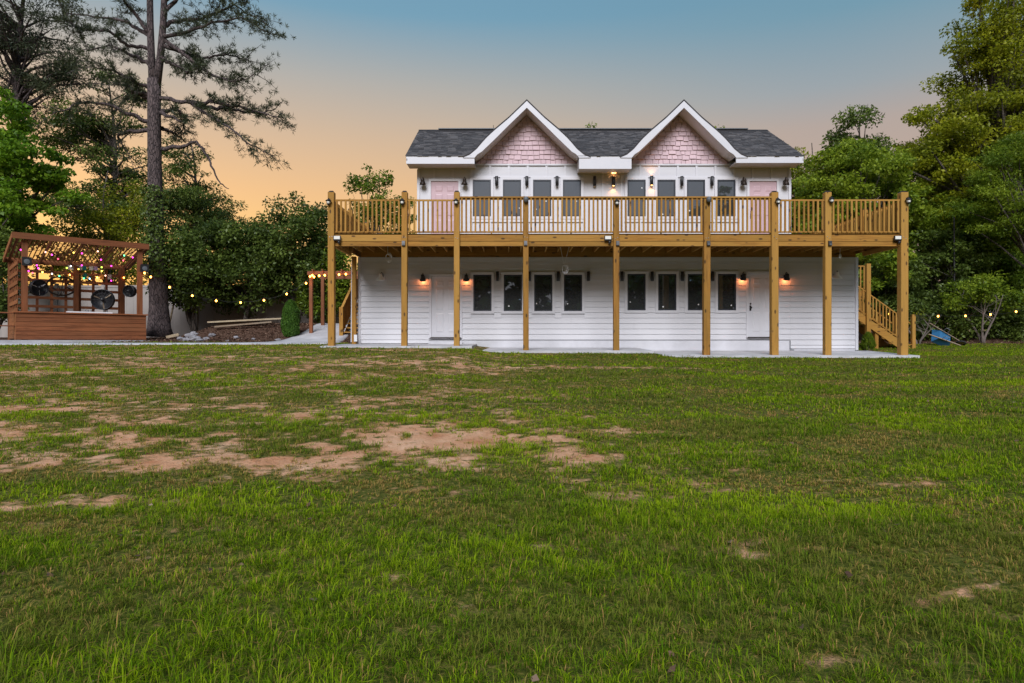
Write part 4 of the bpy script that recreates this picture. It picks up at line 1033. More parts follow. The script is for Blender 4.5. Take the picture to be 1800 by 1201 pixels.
tree('cedar_tree', 'dark cedar with drooping boughs just behind the forked pine', 'tree', gp(345, 33), pt(330, 250, 33), .2,
     [bl(320, 300, 33, 45, 45), bl(340, 360, 33, 70, 40), bl(370, 400, 33, 75, 35), bl(300, 345, 33, 50, 40), bl(310, 260, 33, 30, 35)], 130, 18000, .16, 'leaf_dark', 'bark', (.4, .85), asp=.35, flat=.4, droop=.4, every=2, tmean=.5, shell=.15, att=(.84, .97))
for k, (px, py, Y, rx, rz, lab) in enumerate(((345, 465, 26.6, 75, 75, 'dark broadleaf shrub against the fence right behind the forked pine'), (430, 465, 27.2, 75, 80, 'dense dark evergreen shrub behind the pale lumber pile'),
                                             (520, 440, 27.4, 72, 92, 'large rounded magnolia bush behind the small clipped arborvitae'), (572, 500, 27.6, 40, 70, 'leafy green bush between arbor post and deck corner'))):
    tree('shrub', lab, 'shrub', gp(px, Y), pt(px, py + 10, Y), .10, [bl(px, py, Y, rx, rz), bl(px - rx * .5, py + 25, Y, rx * .6, rz * .6), bl(px + rx * .45, py - 20, Y, rx * .6, rz * .65)], 150, 19000 if k < 3 else 9000, .15, 'leaf_dark' if k < 3 else 'leaf_mid', 'bark', (.3, .6), asp=.5, flat=.8, every=5, tmean=.52, tvar=.22, shell=.4, stems=3)
tree('vine_tree', 'sparse leafy tree seen through the side deck railing against the sunset', 'tree', gp(665, 31), pt(655, 300, 31), .08,
     [bl(655, 320, 31, 34, 26), bl(625, 325, 31, 26, 14), bl(670, 375, 31, 60, 40), bl(625, 400, 31, 50, 40), bl(700, 400, 31, 35, 55)], 110, 6200, .16, 'leaf_mid', 'bark', (.25, .5), every=2, tmean=.45, shell=.1)
tree('climbing_shrub', 'wispy shrub at the deck corner below the vine tree and above the white fence', 'shrub', gp(606, 29.3), pt(604, 470, 29.3), .04,
     [bl(606, 470, 29.3, 26, 40)], 22, 700, .15, 'leaf_mid', 'bark', (.2, .45), every=2, tmean=.45, shell=.1)
tree('shrub', 'pale dusty shrub beside the shelf end of the bar hut', 'shrub', gp(-12, 25.5), pt(-8, 470, 25.5), .08, [bl(-10, 470, 25.5, 40, 80), bl(0, 540, 25.5, 30, 40)], 90, 9000, .14, 'leaf_dark', 'bark', (.3, .6), every=5, tmean=.6, stems=2)
# treetops above the roof
for px, py, lab in ((876, 212, 'leafy treetop peeking over the first gable slope'), (1042, 224, 'thin treetop over the ridge between the gables'), (1268, 222, 'leafy treetop just past the second gable slope'), (1381, 240, 'wispy bare treetop at the roof end by the stair')):
    Y = 38; tree('treetop', lab, 'tree', gp(px, Y), pt(px, py + 10, Y), .10, [bl(px, py + 10, Y, 14, 13), bl(px + 8, py + 60, Y, 40, 45)], 30, 1100, .18, 'leaf_mid', 'bark', (.3, .6), every=1, tmean=.5, shell=.1)
# right side
tree('broadleaf_tree', 'huge olive green tree towering over the stair with pale bare twigs', 'tree', gp(1760, 31), pt(1745, 20, 31), .42,
     [bl(1700, 250, 31, 110, 85), bl(1660, 330, 31, 75, 70), bl(1750, 130, 31, 90, 70), bl(1690, 150, 31, 45, 50), bl(1800, 30, 31, 110, 60), bl(1700, 15, 31, 38, 22), bl(1840, 260, 31, 120, 110), bl(1630, 220, 31, 38, 50), bl(1610, 300, 30.5, 45, 60), bl(1740, 380, 30, 90, 60), bl(1780, 190, 30.5, 80, 60), bl(1720, 75, 30.5, 55, 50), bl(1680, 90, 31, 30, 40), bl(1770, 60, 30.5, 70, 60), bl(1660, 260, 30, 60, 60), bl(1760, 280, 29.5, 90, 60)],
     480, 84000, .165, 'leaf_olive', 'bark', (.4, .9), asp=.5, flat=.5, every=2, tmean=.6, tvar=.24, shell=.35)
for px, py, Y, rx, rz, mm, lab in ((1630, 340, 37, 70, 90, 'leaf_olive', 'olive tree filling the gap between the mid green tree and the huge tree'), (1720, 450, 37, 90, 90, 'leaf_dark', 'dark tree deep in the wood behind the pole'), (1570, 480, 38, 80, 80, 'leaf_dark', 'dark tree deep in the wood behind the stair railing'), (1830, 430, 36, 80, 120, 'leaf_mid', 'green tree deep in the wood behind the sapling')):
    tree('broadleaf_tree', lab, 'tree', gp(px, Y), pt(px, py - 20, Y), .2, [bl(px, py, Y, rx, rz), bl(px - rx * .4, py + rz * .5, Y, rx * .7, rz * .6), bl(px + rx * .4, py + rz * .5, Y, rx * .7, rz * .6)], 110, 12000, .24, mm, 'bark', (.7, 1.2), every=4, tmean=.45, shell=.2)
tree('tulip_tree', 'bright mid green tree rising directly behind the deck corner', 'tree', gp(1520, 31), pt(1505, 260, 31), .2,
     [bl(1510, 330, 31, 85, 85), bl(1450, 370, 31, 55, 70), bl(1570, 380, 31, 60, 70), bl(1490, 285, 31, 40, 40), bl(1540, 470, 29.5, 60, 50)], 230, 38000, .16, 'leaf_mid', 'bark', (.4, .8), asp=.6, flat=.5, every=3, tmean=.72, tvar=.22)
tree('oak_tree', 'rounded dark treetop standing beyond the mid green tree', 'tree', gp(1515, 44), pt(1515, 215, 44), .25, [bl(1512, 235, 44, 42, 42), bl(1480, 275, 44, 30, 30), bl(1500, 300, 44, 60, 50)], 80, 11000, .24, 'leaf_dark', 'bark', (.6, 1.1), every=3, tmean=.6)
for px, py, Y, lab in ((1395, 262, 37, 'narrow conifer touching the roof end'), (1425, 258, 38, 'pointed conifer second from the roof end'), (1448, 270, 37, 'short conifer beside the mid green tree')):
    tree('conifer', lab, 'conifer', gp(px, Y), pt(px, py - 5, Y), .15, [bl(px, py + 20, Y, 9, 20), bl(px, py + 60, Y, 22, 35), bl(px, py + 130, Y, 34, 60)], 70, 6500, .19, 'leaf_olive', 'bark', (.3, .6), every=3, tmean=.42, shell=.2)
tree('holly_tree', 'grey green feathery tree leaning in front of the huge olive tree', 'tree', gp(1830, 27), pt(1800, 230, 27), .16, [bl(1765, 300, 27, 60, 42), bl(1800, 260, 27, 60, 40), bl(1720, 340, 27, 45, 40), bl(1780, 380, 27, 70, 45)], 120, 20000, .13, 'leaf_mid', 'bark', (.35, .7), asp=.3, flat=.4, every=3, tmean=.6, shell=.3)
for k, (px, py, Y, rx, rz, mm, tm, lab) in enumerate(((1560, 520, 30, 60, 70, 'leaf_dark', .5, 'dark undergrowth bush behind the timber stair'), (1650, 490, 29.6, 70, 95, 'leaf_dark', .65, 'dark bush behind the blue wheelbarrow'), (1740, 470, 29.8, 75, 80, 'leaf_mid', .45, 'leafy bush behind the pale stemmed sapling'),
     (1690, 400, 30.2, 75, 60, 'leaf_mid', .6, 'broad green bough mass above the wheelbarrow'), (1810, 520, 29.5, 70, 85, 'leaf_dark', .6, 'dark bush at the end of the string lights'), (1640, 560, 28.8, 75, 40, 'leaf_dark', .55, 'low dark shrub right behind the wheelbarrow'), (1760, 568, 28.6, 70, 34, 'leaf_dark', .6, 'low dark shrub around the sapling stems'))):
    tree('shrub', lab, 'shrub', gp(px, Y), pt(px, py, Y), .09, [bl(px, py, Y, rx, rz), bl(px + rx * .4, py - rz * .3, Y - .3, rx * .6, rz * .6)], 110, 15000 if rz > 50 else 8000, .15, mm, 'bark', (.3, .65), flat=.55, every=5, tmean=tm, tvar=.22, shell=.3, stems=2)
tree('sapling', 'slender sapling with pale twisted stems under the string lights', 'tree', gp(1727, 27.2), pt(1722, 520, 27.2), .055, [bl(1720, 510, 27.2, 55, 24), bl(1690, 530, 27.2, 35, 14), bl(1760, 525, 27.2, 35, 14)], 45, 3600, .14, 'leaf_mid', 'barkdead', (.25, .5), every=2, tmean=.6, stems=3, wob=.1, shell=.2)
tree('bare_bush', 'leafless pale twiggy bush between stair foot and wheelbarrow', 'bush', gp(1614, 26.6), pt(1618, 555, 26.6), .03, [bl(1616, 562, 26.6, 12, 16)], 16, 40, .1, 'leaf_olive', 'barkdead', (.1, .2), every=1, stems=3, wob=.1)
def column_shrub(name, label, px, pbase, ptop, wpx, Y, m, n, soft=False):
    base = gp(px, Y); hgt = (pbase - ptop) / F * Y; w = wpx / 2 / F * Y; t = thing(name, label, 'shrub', tuple(base))
    MB().tube([base + Vector((0, 0, -.1)), base + Vector((0, 0, hgt * .8))], [.03, .01], 6).build('stem', M['bark'], t)
    f = rng.random(n); a = rng.uniform(0, 2 * math.pi, n); prof = np.interp(f, [0, .08, .35, .7, .92, 1], [.7, .92, 1, .9, .5, .08] if not soft else [.3, .7, 1, .7, .35, .05]); rr = w * prof * np.sqrt(rng.uniform(.55, 1.05, n)) * (1 + .08 * np.sin(a * 5 + f * 9))
    Cn = np.stack([base.x + np.cos(a) * rr, base.y + np.sin(a) * rr, base.z + .03 + f * hgt], 1)
    o = np.stack([np.cos(a), np.sin(a), np.zeros(n)], 1); D = unit(o * .5 + np.array([0, 0, 1.0]) + rng.normal(size=(n, 3)) * .3)
    V = leaf_quads(Cn, D, rng.uniform(.05, .11, n) * (1.5 if soft else 1), rng.uniform(.025, .045, n) * (.6 if soft else 1), unit(o + rng.normal(size=(n, 3)) * .5))
    stuff(link('crown', fast_mesh('crown', V - np.array(base), 4, np.clip(rng.normal(.5, .22, n), 0, 1)), M[m], t)); return t
column_shrub('arborvitae', 'small clipped green arborvitae column in the mulch bed', 511, 587, 524, 30, 23.9, 'arbor', 9000)
pc_ = column_shrub('potted_conifer', 'little feathery conifer in a pot at the house corner', 1526, 598, 566, 24, 22.4, 'leaf_mid', 1500, True)
MB().lathe([(.13, -.12), (.16, .14), (.14, .14), (.13, .08)], tuple(gp(1526, 22.4)), 12).build('pot', M['terracotta'], pc_)
# far wood, seen only over the fence and mirrored in the windows
c_ = np.stack([rng.uniform(-80, 80, 700), rng.uniform(-52, -42, 700), rng.uniform(0, 14.5, 700)], 1)
V, ti = leaf_cloud(c_, rng.uniform(1.4, 2.6, 700), np.full(700, 55), 1.5, .85)
w_ = stuff(link('woodland', fast_mesh('woodland', V, 4, ti), M['leaf_dark']))
w_['label'] = 'dark far-off wood across the lawn mirrored in the windows'; w_['category'] = 'wood'
tree('spruce', 'tall layered conifer mirrored in the upper windows', 'conifer', (25, -38, gzf(25, -38)), (25, -38, 23), .3,
     [((25, -38, 21), (1.2, 1.2, 2.2)), ((25, -38, 17), (3.2, 3.2, 2.4)), ((25, -38, 12.5), (4.6, 4.6, 2.8)), ((26, -38, 8), (5.6, 5.6, 2.6))], 130, 9000, .7, 'leaf_dark', 'bark', (.8, 1.6), every=3, flat=.3, att=(.84, .97))

# ================================================================== fence, arbor, bed clutter
fence = thing('vinyl_fence', 'pale privacy fence of wide vertical boards behind the shrubs', 'fence', (-12, 28.3, 1.6))
x = -24.0; ftop = 3.86; k = 0
while x < -4.2:
    zb = max(gzf(x, 28.3), 1.3) - .05
    bx('fence_post', M['vinyl'], fence, x - .06, x + .06, 28.24, 28.36, zb, ftop + .08)
    bx('fence_rail', M['vinyl'], fence, x + .062, x + 1.978, 28.262, 28.338, ftop - .1, ftop)
    for j in range(6): bx('fence_board', M['vinyl'], fence, x + .064 + j * .319, x + .064 + j * .319 + .314, 28.285, 28.315, zb + .03, ftop - .102)
    x += 2.04
arb = thing('arbor', 'slim brown timber arbor with amber bulbs over the path by the deck corner', 'arbor', tuple(gp(547, 24.4)))
Ya = 24.4; xa = pt(547, 0, Ya).x; za = pt(0, 480, Ya).z
for xx, yy in ((xa, Ya), (xa + 2.05, Ya + .02), (xa, Ya + 1.5)): bx('post', C['z'], arb, xx - .06, xx + .06, yy - .06, yy + .06, gzf(xx, yy) - .2, za - .081)
for yy in (Ya - .1, Ya + 1.5): bx('beam', C['x'], arb, xa - .12, xa + 2.2, yy, yy + .04, za - .08, za + .06)
for j in range(6): bx('rafter', C['y'], arb, xa + .1 + j * .36, xa + .14 + j * .36, Ya - .25, Ya + 1.75, za + .061, za + .12)
def rock(px, py, Y, r, lab):
    g = gp(px, Y); random.seed(int(px * 7 + py)); b = MB(); n = 7
    vv = []
    for i in range(n + 1):
        th = math.pi * i / n
        for k in range(9):
            a = 2 * math.pi * k / 9; rr = r * random.uniform(.72, 1.15); vv.append((g.x + rr * math.sin(th) * math.cos(a) * 1.25, g.y + rr * math.sin(th) * math.sin(a), g.z + r * .3 + rr * .7 * -math.cos(th)))
    b.add(vv, [(i * 9 + k, i * 9 + (k + 1) % 9, (i + 1) * 9 + (k + 1) % 9, (i + 1) * 9 + k) for i in range(n) for k in range(9)])
    tag(b.build('rock', M['rock'], None), 'rough grey rock in the rubble at the pine foot', 'rock', 'rubble rocks in the mulch bed')
for px, py, Y, r in ((318, 578, 23.2, .13), (333, 576, 23.7, .17), (344, 582, 23.0, .20), (350, 586, 22.8, .12), (327, 584, 23.0, .12), (362, 580, 23.3, .10), (372, 577, 23.9, .12), (340, 572, 24.2, .14), (415, 577, 23.6, .09), (445, 580, 23.3, .07), (489, 583, 23.0, .10), (400, 584, 22.9, .06), (528, 580, 24.0, .05)): rock(px, py, Y, r, '')
random.seed(11)
def plank(p, q, w, h, m, lab):
    t = MB().bar(p, q, w, h).build('lumber', m, None); tag(t, lab, 'lumber')
gy = lambda px, Y, dz: Vector((gp(px, Y).x, Y, gp(px, Y).z + dz))
plank(gy(366, 25.4, .26), gy(500, 25.9, .30), .24, .06, M['lumber'], 'long pale board on top of the lumber pile on the mulch')
plank(gy(378, 25.0, .12), gy(478, 25.4, .24), .20, .06, M['greywood'], 'tan board sloping in front of the pale board on the mulch')
plank(gy(384, 25.7, .10), gy(470, 26.1, .12), .28, .10, M['greywood'], 'weathered plank under the lumber pile')
plank(gy(292, 24.3, .10), gy(314, 24.5, .12), .14, .10, M['lumber'], 'short pale post lying beside the pine foot')
plank(gy(293, 26.2, .1), Vector(pt(308, 522, 26.8)), .05, .05, M['lumber'], 'pale stick leaning against the fence behind the pine')
# leaf litter
n = 9000; X_ = np.concatenate([rng.uniform(-15, -5.4, n), rng.uniform(12.5, 24, n // 2)]); Y_ = np.concatenate([rng.uniform(22.0, 27.5, n), rng.uniform(26.2, 30, n // 2)])
ok = (bed(X_, Y_) > .4) & ~in_poly(X_, Y_, POLY); X_, Y_ = X_[ok], Y_[ok]; n = len(X_)
Cn = np.stack([X_, Y_, gz(X_, Y_) + rng.uniform(.005, .05, n)], 1); m_ = 700; Yl = np.sqrt(rng.uniform(2.3 ** 2, 18 ** 2, m_)); Xl = (rng.random(m_) - .5) * 1.66 * Yl
Cn = np.vstack([Cn, np.stack([Xl, Yl, gz(Xl, Yl) + rng.uniform(.02, .05, m_)], 1)]); n += m_
D = unit(np.stack([rng.normal(size=n), rng.normal(size=n), rng.normal(size=n) * .3], 1))
V = leaf_quads(Cn, D, np.where(np.arange(n) < n - m_, rng.uniform(.05, .13, n), rng.uniform(.025, .05, n)), rng.uniform(.018, .05, n), unit(rng.normal(size=(n, 3)) * .4 + np.array([0, 0, 1])))
M['litter'] = leafmat('leaf_litter', (.07, .035, .022), (.15, .085, .055), (.32, .22, .15), .1, .8)
l_ = stuff(link('leaf_litter', fast_mesh('leaf_litter', V, 4, np.clip(rng.normal(.4, .28, n), 0, 1)), M['litter'])); l_['label'] = 'brown leaf litter and mulch chips on the beds'; l_['category'] = 'leaf litter'

# ================================================================== string lights
def string_lights(label, pts_, mats, r=.033, wire=True, cat='string lights', sag=.12):
    t = thing('string_lights', label, cat, tuple(pts_[0])); b = MB(); P_ = [Vector(p) for p in pts_]
    for p, q_ in zip(P_, P_[1:]):
        L_ = (q_ - p).length
        b.tube([p.lerp(q_, f) + Vector((0, 0, .09 - sag * min(1, L_) * 4 * f * (1 - f))) for f in (0, .25, .5, .75, 1)], .006, 4, False)
    b.build('wire', M['black'], t)
    sock = MB().lathe([(.012, .09), (.018, .08), (.018, .035)], (0, 0, 0), 6).mesh('socket'); balls = {}
    for p, m in zip(P_, mats):
        if m not in balls: balls[m] = MB().ball((0, 0, 0), r, 7, (1, 1, 1.15)).mesh('bulb')
        piece('bulb', balls[m], M[m], t, p); piece('socket', sock, M['black'], t, p)
    return t
L1 = [(254, 480, 23.4), (265, 487, 23.5), (298, 505, 23.6), (338, 520, 23.8), (380, 529, 23.9), (423, 532, 24.0), (464, 528, 24.1), (504, 517, 24.2), (538, 498, 24.2), (549, 484, 24.25)]
string_lights('amber globe string swagged from the bar hut past the pine to the arbor', [pt(*p) for p in L1], ['bulb'] * len(L1))
string_lights('amber globes wound along the arbor beam', [pt(*p) for p in ((545, 486, 24.2), (552, 487, 24.2), (561, 485, 24.2), (571, 484, 24.2), (596, 483, 24.2), (608, 482, 24.2))], ['bulb'] * 6, .035, sag=.05)
string_lights('amber globe string hung across the dark bushes behind the wheelbarrow', [pt(*p) for p in ((1563, 552, 26.3), (1649, 556, 26.3), (1697, 555.5, 26.3), (1741, 553, 26.3), (1786, 548, 26.3), (1835, 541, 26.3))], ['bulb'] * 6)
po = MB().tube([gp(1678, 28.2) + Vector((0, 0, -.2)), pt(1677, 380, 28.2)], [.035, .03], 8).build('pole', M['black']); tag(po, 'slim dark pole standing in front of the bushes by the wheelbarrow', 'pole')

# ================================================================== bar hut (pergola with counter)
HO = Vector((-16.05, 21.0, 1.45)); HA = math.atan2(2.5, 2.75); HU = Vector((math.cos(HA), math.sin(HA), 0)); HV = Vector((-math.sin(HA), math.cos(HA), 0))
hut = thing('bar_hut', 'reddish brown timber bar hut with slatted lean-to roof and plank counter', 'pergola', tuple(HO), HA)
def hb(name, m, x0, x1, y0, y1, z0, z1, par=None): return MB().box(x0, x1, y0, y1, z0, z1).build(name, m, par or hut, local=True)
def hbar(name, m, p, q_, w, h): return MB().bar(p, q_, w, h).build(name, m, hut, local=True)
HL, HD = 3.72, 3.1; ZF_, ZK = 3.40, 2.90
def roofz(v): return ZF_ + (ZK - ZF_) * v / HD
hs = MB().box(-1.2, HL + .3, -.35, HD + .4, -.42, -.004); struct_o = hs.build('hut_paving', M['concrete'], None, local=True); struct_o.location = HO; struct_o.rotation_euler = (0, 0, HA); struct(struct_o)
for x, y in ((.12, .12), (HL - .24, .12), (-.02, HD - .16), (HL - .24, HD - .16), (1.95, HD - .15)):
    hb('post', C['z'], x, x + .16, y, y + .16, 0, roofz(y) - .10)
hbar('fascia', C['x'], (-.15, 0, ZF_), (HL + .1, 0, ZF_), .045, .20); hbar('fascia', C['x'], (-.15, HD + .1, ZK), (HL + .1, HD + .1, ZK), .045, .18)
for x in (-.13, HL + .08): hbar('fascia', C['y'], (x, .025, ZF_), (x, HD + .075, ZK), .045, .18)
for j in range(5):
    x = .02 + j * (HL - .1) / 4; hbar('rafter', C['y'], (x, .03, ZF_ - .02), (x, HD + .07, ZK - .02), .045, .13)
for j in range(20):
    v = .10 + j * (HD - .1) / 19.5; hbar('roof_slat', C['x'], (-.12, v, roofz(v) + .065), (HL + .07, v, roofz(v) + .062), .06, .007)
for j in range(30):
    x = -.08 + j * (HL + .1) / 29.5; hbar('roof_slat', C['y'], (x, .03, ZF_ + .070), (x, HD + .07, ZK + .070), .036, .007)
# counter
for j in range(6): hb('counter_board', C['x'], -.05, HL, -.02, .02, .02 + j * .145, .02 + j * .145 + .134)
hb('counter_board', C['y'], HL - .04, HL, .022, .62, .02, .885); hb('counter_board', C['y'], -.05, -.01, .022, .62, .02, .885)
hb('counter_backing', C['x'], -.008, HL - .042, .0205, .03, .03, .885)
hb('counter_top', C['x'], -.10, HL + .05, -.07, .66, .892, .935)
hb('shelf', C['x'], -.75, -.06, .3, .75, .45, .48); hb('shelf', C['x'], -.75, -.06, .3, .75, .88, .91); hb('shelf_side', C['z'], -.79, -.752, .3, .75, 0, .93)
# back: low plank wall and trellis
for j in range(7): hb('wall_board', C['x'], .16, HL - .25, HD - .02, HD + .01, .05 + j * .145, .05 + j * .145 + .14)
for j in range(7): hb('wall_board', C['y'], .0, .035, .3, HD - .17, .05 + j * .145, .05 + j * .145 + .14)
for zz in (1.20, 1.52, 1.84, 2.16, 2.48): hb('trellis_rail', C['x'], .16, HL - .25, HD - .06, HD - .035, zz, zz + .10)
for j in range(8): x = .35 + j * .44; hb('trellis_stile', C['z'], x, x + .09, HD - .034, HD - .012, 1.05, 2.75)
for zz in (1.20, 1.52, 1.84, 2.16, 2.48): hb('trellis_rail', C['y'], .005, .03, .3, HD - .17, zz, zz + .12)
for j in range(5): y = .5 + j * .5; hb('trellis_stile', C['z'], .031, .05, y, y + .09, 1.05, 2.7)
def hl(px, py, v):     # point in the hut frame on a plane v behind the counter
    r = (px - 900) / F; u = (r * (HO.y + v * HV.y) - HO.x - v * HV.x) / (HU.x - r * HU.y); Y = HO.y + u * HU.y + v * HV.y
    return Vector((u, v, 1.4 + (600.5 - py) / F * Y - HO.z))
def hw(px, py, v): q_ = hl(px, py, v); return HO + HU * q_.x + HV * q_.y + Vector((0, 0, q_.z))
for nm, c in (('magenta', (1, .05, .55)), ('redb', (1, .06, .12)), ('yellowb', (1, .75, .1)), ('greenb', (.1, 1, .35)), ('lime', (.55, 1, .08)), ('blueb', (.35, .6, 1)), ('peach', (1, .5, .35)), ('whiteb', (1, .8, .8))): M[nm] = emit(nm + '_bulb', c, 2.6)
M['orange'] = M['bulb']
def hx(a): return [hw(30 + x / 7.5, 440 + y / 7.5, v) for x, y, v in a]
S1 = [(50, -5, 1.2, 'magenta'), (90, 15, 1.2, 'redb'), (375, 25, 1.2, 'peach'), (460, 60, 1.3, 'magenta'), (540, 115, 1.5, 'redb'), (745, 32, 1.2, 'yellowb'), (855, 42, 1.2, 'magenta'), (1065, 15, 1.0, 'peach'), (1107, 125, 1.4, 'magenta'), (1412, 70, 1.0, 'greenb'), (1400, 135, 1.2, 'redb'), (1525, 95, 1.0, 'magenta')]
S2 = [(150, 275, .6, 'magenta'), (205, 300, .8, 'redb'), (262, 200, .9, 'magenta'), (280, 238, 1.2, 'magenta'), (335, 290, 1.8, 'orange'), (460, 310, 2.6, 'whiteb'), (557, 340, 2.8, 'greenb'), (695, 325, 2.8, 'orange'), (880, 372, 2.8, 'greenb'), (957, 375, 2.8, 'blueb'), (1055, 360, 2.8, 'orange'), (1165, 335, 2.8, 'peach'), (1242, 402, 2.8, 'magenta'), (1408, 362, 2.9, 'orange')]
S3 = [(655, 235, 2.7, 'lime'), (708, 210, 2.7, 'whiteb'), (810, 250, 2.7, 'yellowb'), (853, 200, 2.7, 'magenta'), (1115, 275, 2.7, 'yellowb'), (1115, 225, 2.7, 'lime'), (1243, 208, 2.7, 'magenta')]
for S, lab in ((S1, 'coloured bulb string looped under the bar hut roof slats'), (S2, 'coloured bulb string drooping across the bar hut trellis'), (S3, 'short coloured bulb string along the top of the bar hut trellis')):
    string_lights(lab, hx([s[:3] for s in S]), [s[3] for s in S], .025, sag=.06)
# colourful banner with letter tiles on the trellis
M['cream'] = plain('cream_card', (.6, .55, .5), .7, .1, 8); M['redc'] = plain('red_paint', (.5, .05, .03), .6, .1, 8); M['teal'] = plain('teal_paint', (.0, .16, .14), .6, .1, 8); M['orangec'] = plain('orange_paint', (.6, .26, .05), .6, .1, 8); M['lilac'] = plain('lilac_paint', (.42, .28, .5), .6, .1, 8)
def card(m, x0, x1, y0, y1, par): a = hl(x0, y1, HD - .075); c = hl(x1, y0, HD - .075); return MB().box(a.x, c.x, HD - .075, HD - .068, a.z, c.z).build('card', M[m], par, local=True)
ban = thing('banner', 'row of colourful cards and painted letters hung on the bar hut trellis', 'banner', tuple(HO), HA)
for m, x0, x1, y0, y1 in (('cream', 119, 130, 467, 474), ('cream', 134, 144, 467.5, 475), ('teal', 145, 152, 468, 475), ('cream', 157, 164, 468.5, 475), ('lilac', 165, 172, 469, 475), ('teal', 145.5, 152.5, 481, 490), ('cream', 189, 196, 483, 491), ('orangec', 176, 182, 483, 491)): card(m, x0, x1, y0, y1, ban)
def letter(ch, px, py, hpx, m):
    q_ = hl(px, py, HD - .09); cu = bpy.data.curves.new('letter', 'FONT'); cu.body = ch; cu.size = hpx / F * 24.5 * 1.35; cu.extrude = .004; cu.align_x = 'CENTER'
    tmp = bpy.data.objects.new('tmp', cu); col.objects.link(tmp); dg = bpy.context.evaluated_depsgraph_get()
    me_ = bpy.data.meshes.new_from_object(tmp.evaluated_get(dg)); bpy.data.objects.remove(tmp)
    o = link('letter', me_, M[m], ban, (q_.x, q_.y, q_.z)); o.rotation_euler = (R(90), 0, 0)
for ch, px, m in (('E', 127.5, 'redc'), ('S', 137, 'redc'), ('T', 142.5, 'orangec')): letter(ch, px, 489.5, 9, m)
# fans
def fan(px, py, v, r, yaw, label, cage='black', stand=None, drum=.16, blade='silver'):
    q_ = hw(px, py, v); t = thing('fan', label, 'fan', tuple(q_), HA + yaw)
    b = MB()
    for yy in (-drum / 2, drum / 2):
        b.tube([(r * math.cos(a), yy, r * math.sin(a)) for a in np.linspace(0, 2 * math.pi, 25)], .014, 5, False)
    for k in range(16):
        a = 2 * math.pi * k / 16; b.tube([(.06 * math.cos(a), -drum / 2 - .02, .06 * math.sin(a)), (r * math.cos(a), -drum / 2, r * math.sin(a))], .004, 4, False)
    for rr in (.35, .65): b.tube([(r * rr * math.cos(a), -drum / 2 - .015, r * rr * math.sin(a)) for a in np.linspace(0, 2 * math.pi, 21)], .004, 4, False)
    b.build('cage', M[cage], t, local=True)
    MB().lathe([(r, -drum / 2), (r * 1.02, 0), (r, drum / 2), (r * .985, 0)], (0, 0, 0), 24, RX90).build('drum', M[cage], t, True, local=True)
    for k in range(3):
        a = 2 * math.pi * k / 3 + .7; vv = []
        for f, w in ((.18, .05), (.55, .11), (.92, .13)):
            for s in (-1, 1):
                ax = a + s * w / max(.25, f) * .9; vv.append((r * f * math.cos(ax), s * .025, r * f * math.sin(ax)))
        MB().add(vv + [(x, y + .004, z) for x, y, z in vv], [(0, 1, 3, 2), (2, 3, 5, 4), (6, 8, 9, 7), (8, 10, 11, 9), (0, 2, 8, 6), (2, 4, 10, 8), (1, 7, 9, 3), (3, 9, 11, 5), (4, 5, 11, 10)]).build('blade', M[blade], t, local=True)
    MB().lathe([(.05, -.07), (.06, -.03), (.06, .12), (.03, .14)], (0, 0, 0), 12, RX90).build('motor', M['black'], t, True, local=True)
    b = MB()
    if stand: b.tube([(0, .1, 0), (0, .1, -stand)], .02, 6); b.lathe([(.2, 0), (.05, .04)], (0, .1, -stand), 14)
    else: b.bar((0, .1, 0), (0, .28, 0), .05, .05)
    b.build('mount', M['black'], t, local=True)
fan(68, 506, 1.5, .27, .35, 'round fan with pale blades on the dark shelf side of the bar hut', blade='sticker')
fan(181, 527, .9, .36, -.5, 'large drum fan standing behind the white tray on the counter', blade='greywood', stand=.75)
fan(228, 512, 1.4, .21, -.75, 'small dark fan hung between the end posts of the bar hut')
q_ = hl(108, 503, HD - .12); t = thing('wall_art', 'oval black iron wall art with leaf scrolls on the trellis', 'wall art', tuple(HO), HA)
b = MB(); rx, rz2 = .46, .35
b.tube([(q_.x + rx * math.cos(a), q_.y, q_.z + rz2 * math.sin(a)) for a in np.linspace(0, 2 * math.pi, 29)], .032, 6, False); b.build('ring', M['bronze'], t, local=True)
b = MB(); b.tube([(q_.x, q_.y, q_.z - rz2), (q_.x + .02, q_.y, q_.z), (q_.x + .08, q_.y, q_.z + rz2 * .9)], .016, 6); b.tube([(q_.x - .03, q_.y, q_.z - rz2), (q_.x - .06, q_.y, q_.z - .05), (q_.x - .2, q_.y, q_.z + .08), (q_.x - .36, q_.y, q_.z)], .014, 6)
b.tube([(q_.x + .03, q_.y, q_.z - rz2), (q_.x + .10, q_.y, q_.z - .1), (q_.x + .26, q_.y, q_.z), (q_.x + .38, q_.y, q_.z - .1)], .014, 6); b.build('scrolls', M['bronze'], t, local=True)
for dx, dz, an in ((-.25, .1, .4), (.2, .12, 1.0), (.25, -.08, -.3), (-.22, -.12, -.5), (.05, .2, 1.3)):
    c, s = math.cos(an), math.sin(an); MB().add([(q_.x + dx - .11 * c, q_.y - .01, q_.z + dz - .11 * s), (q_.x + dx + .035 * s, q_.y - .015, q_.z + dz - .035 * c), (q_.x + dx + .11 * c, q_.y - .01, q_.z + dz + .11 * s), (q_.x + dx - .035 * s, q_.y - .015, q_.z + dz + .035 * c),
        (q_.x + dx, q_.y + .004, q_.z + dz)], [(0, 1, 2, 3), (1, 0, 4), (2, 1, 4), (3, 2, 4), (0, 3, 4)]).build('iron_leaf', M['bronze'], t, local=True)
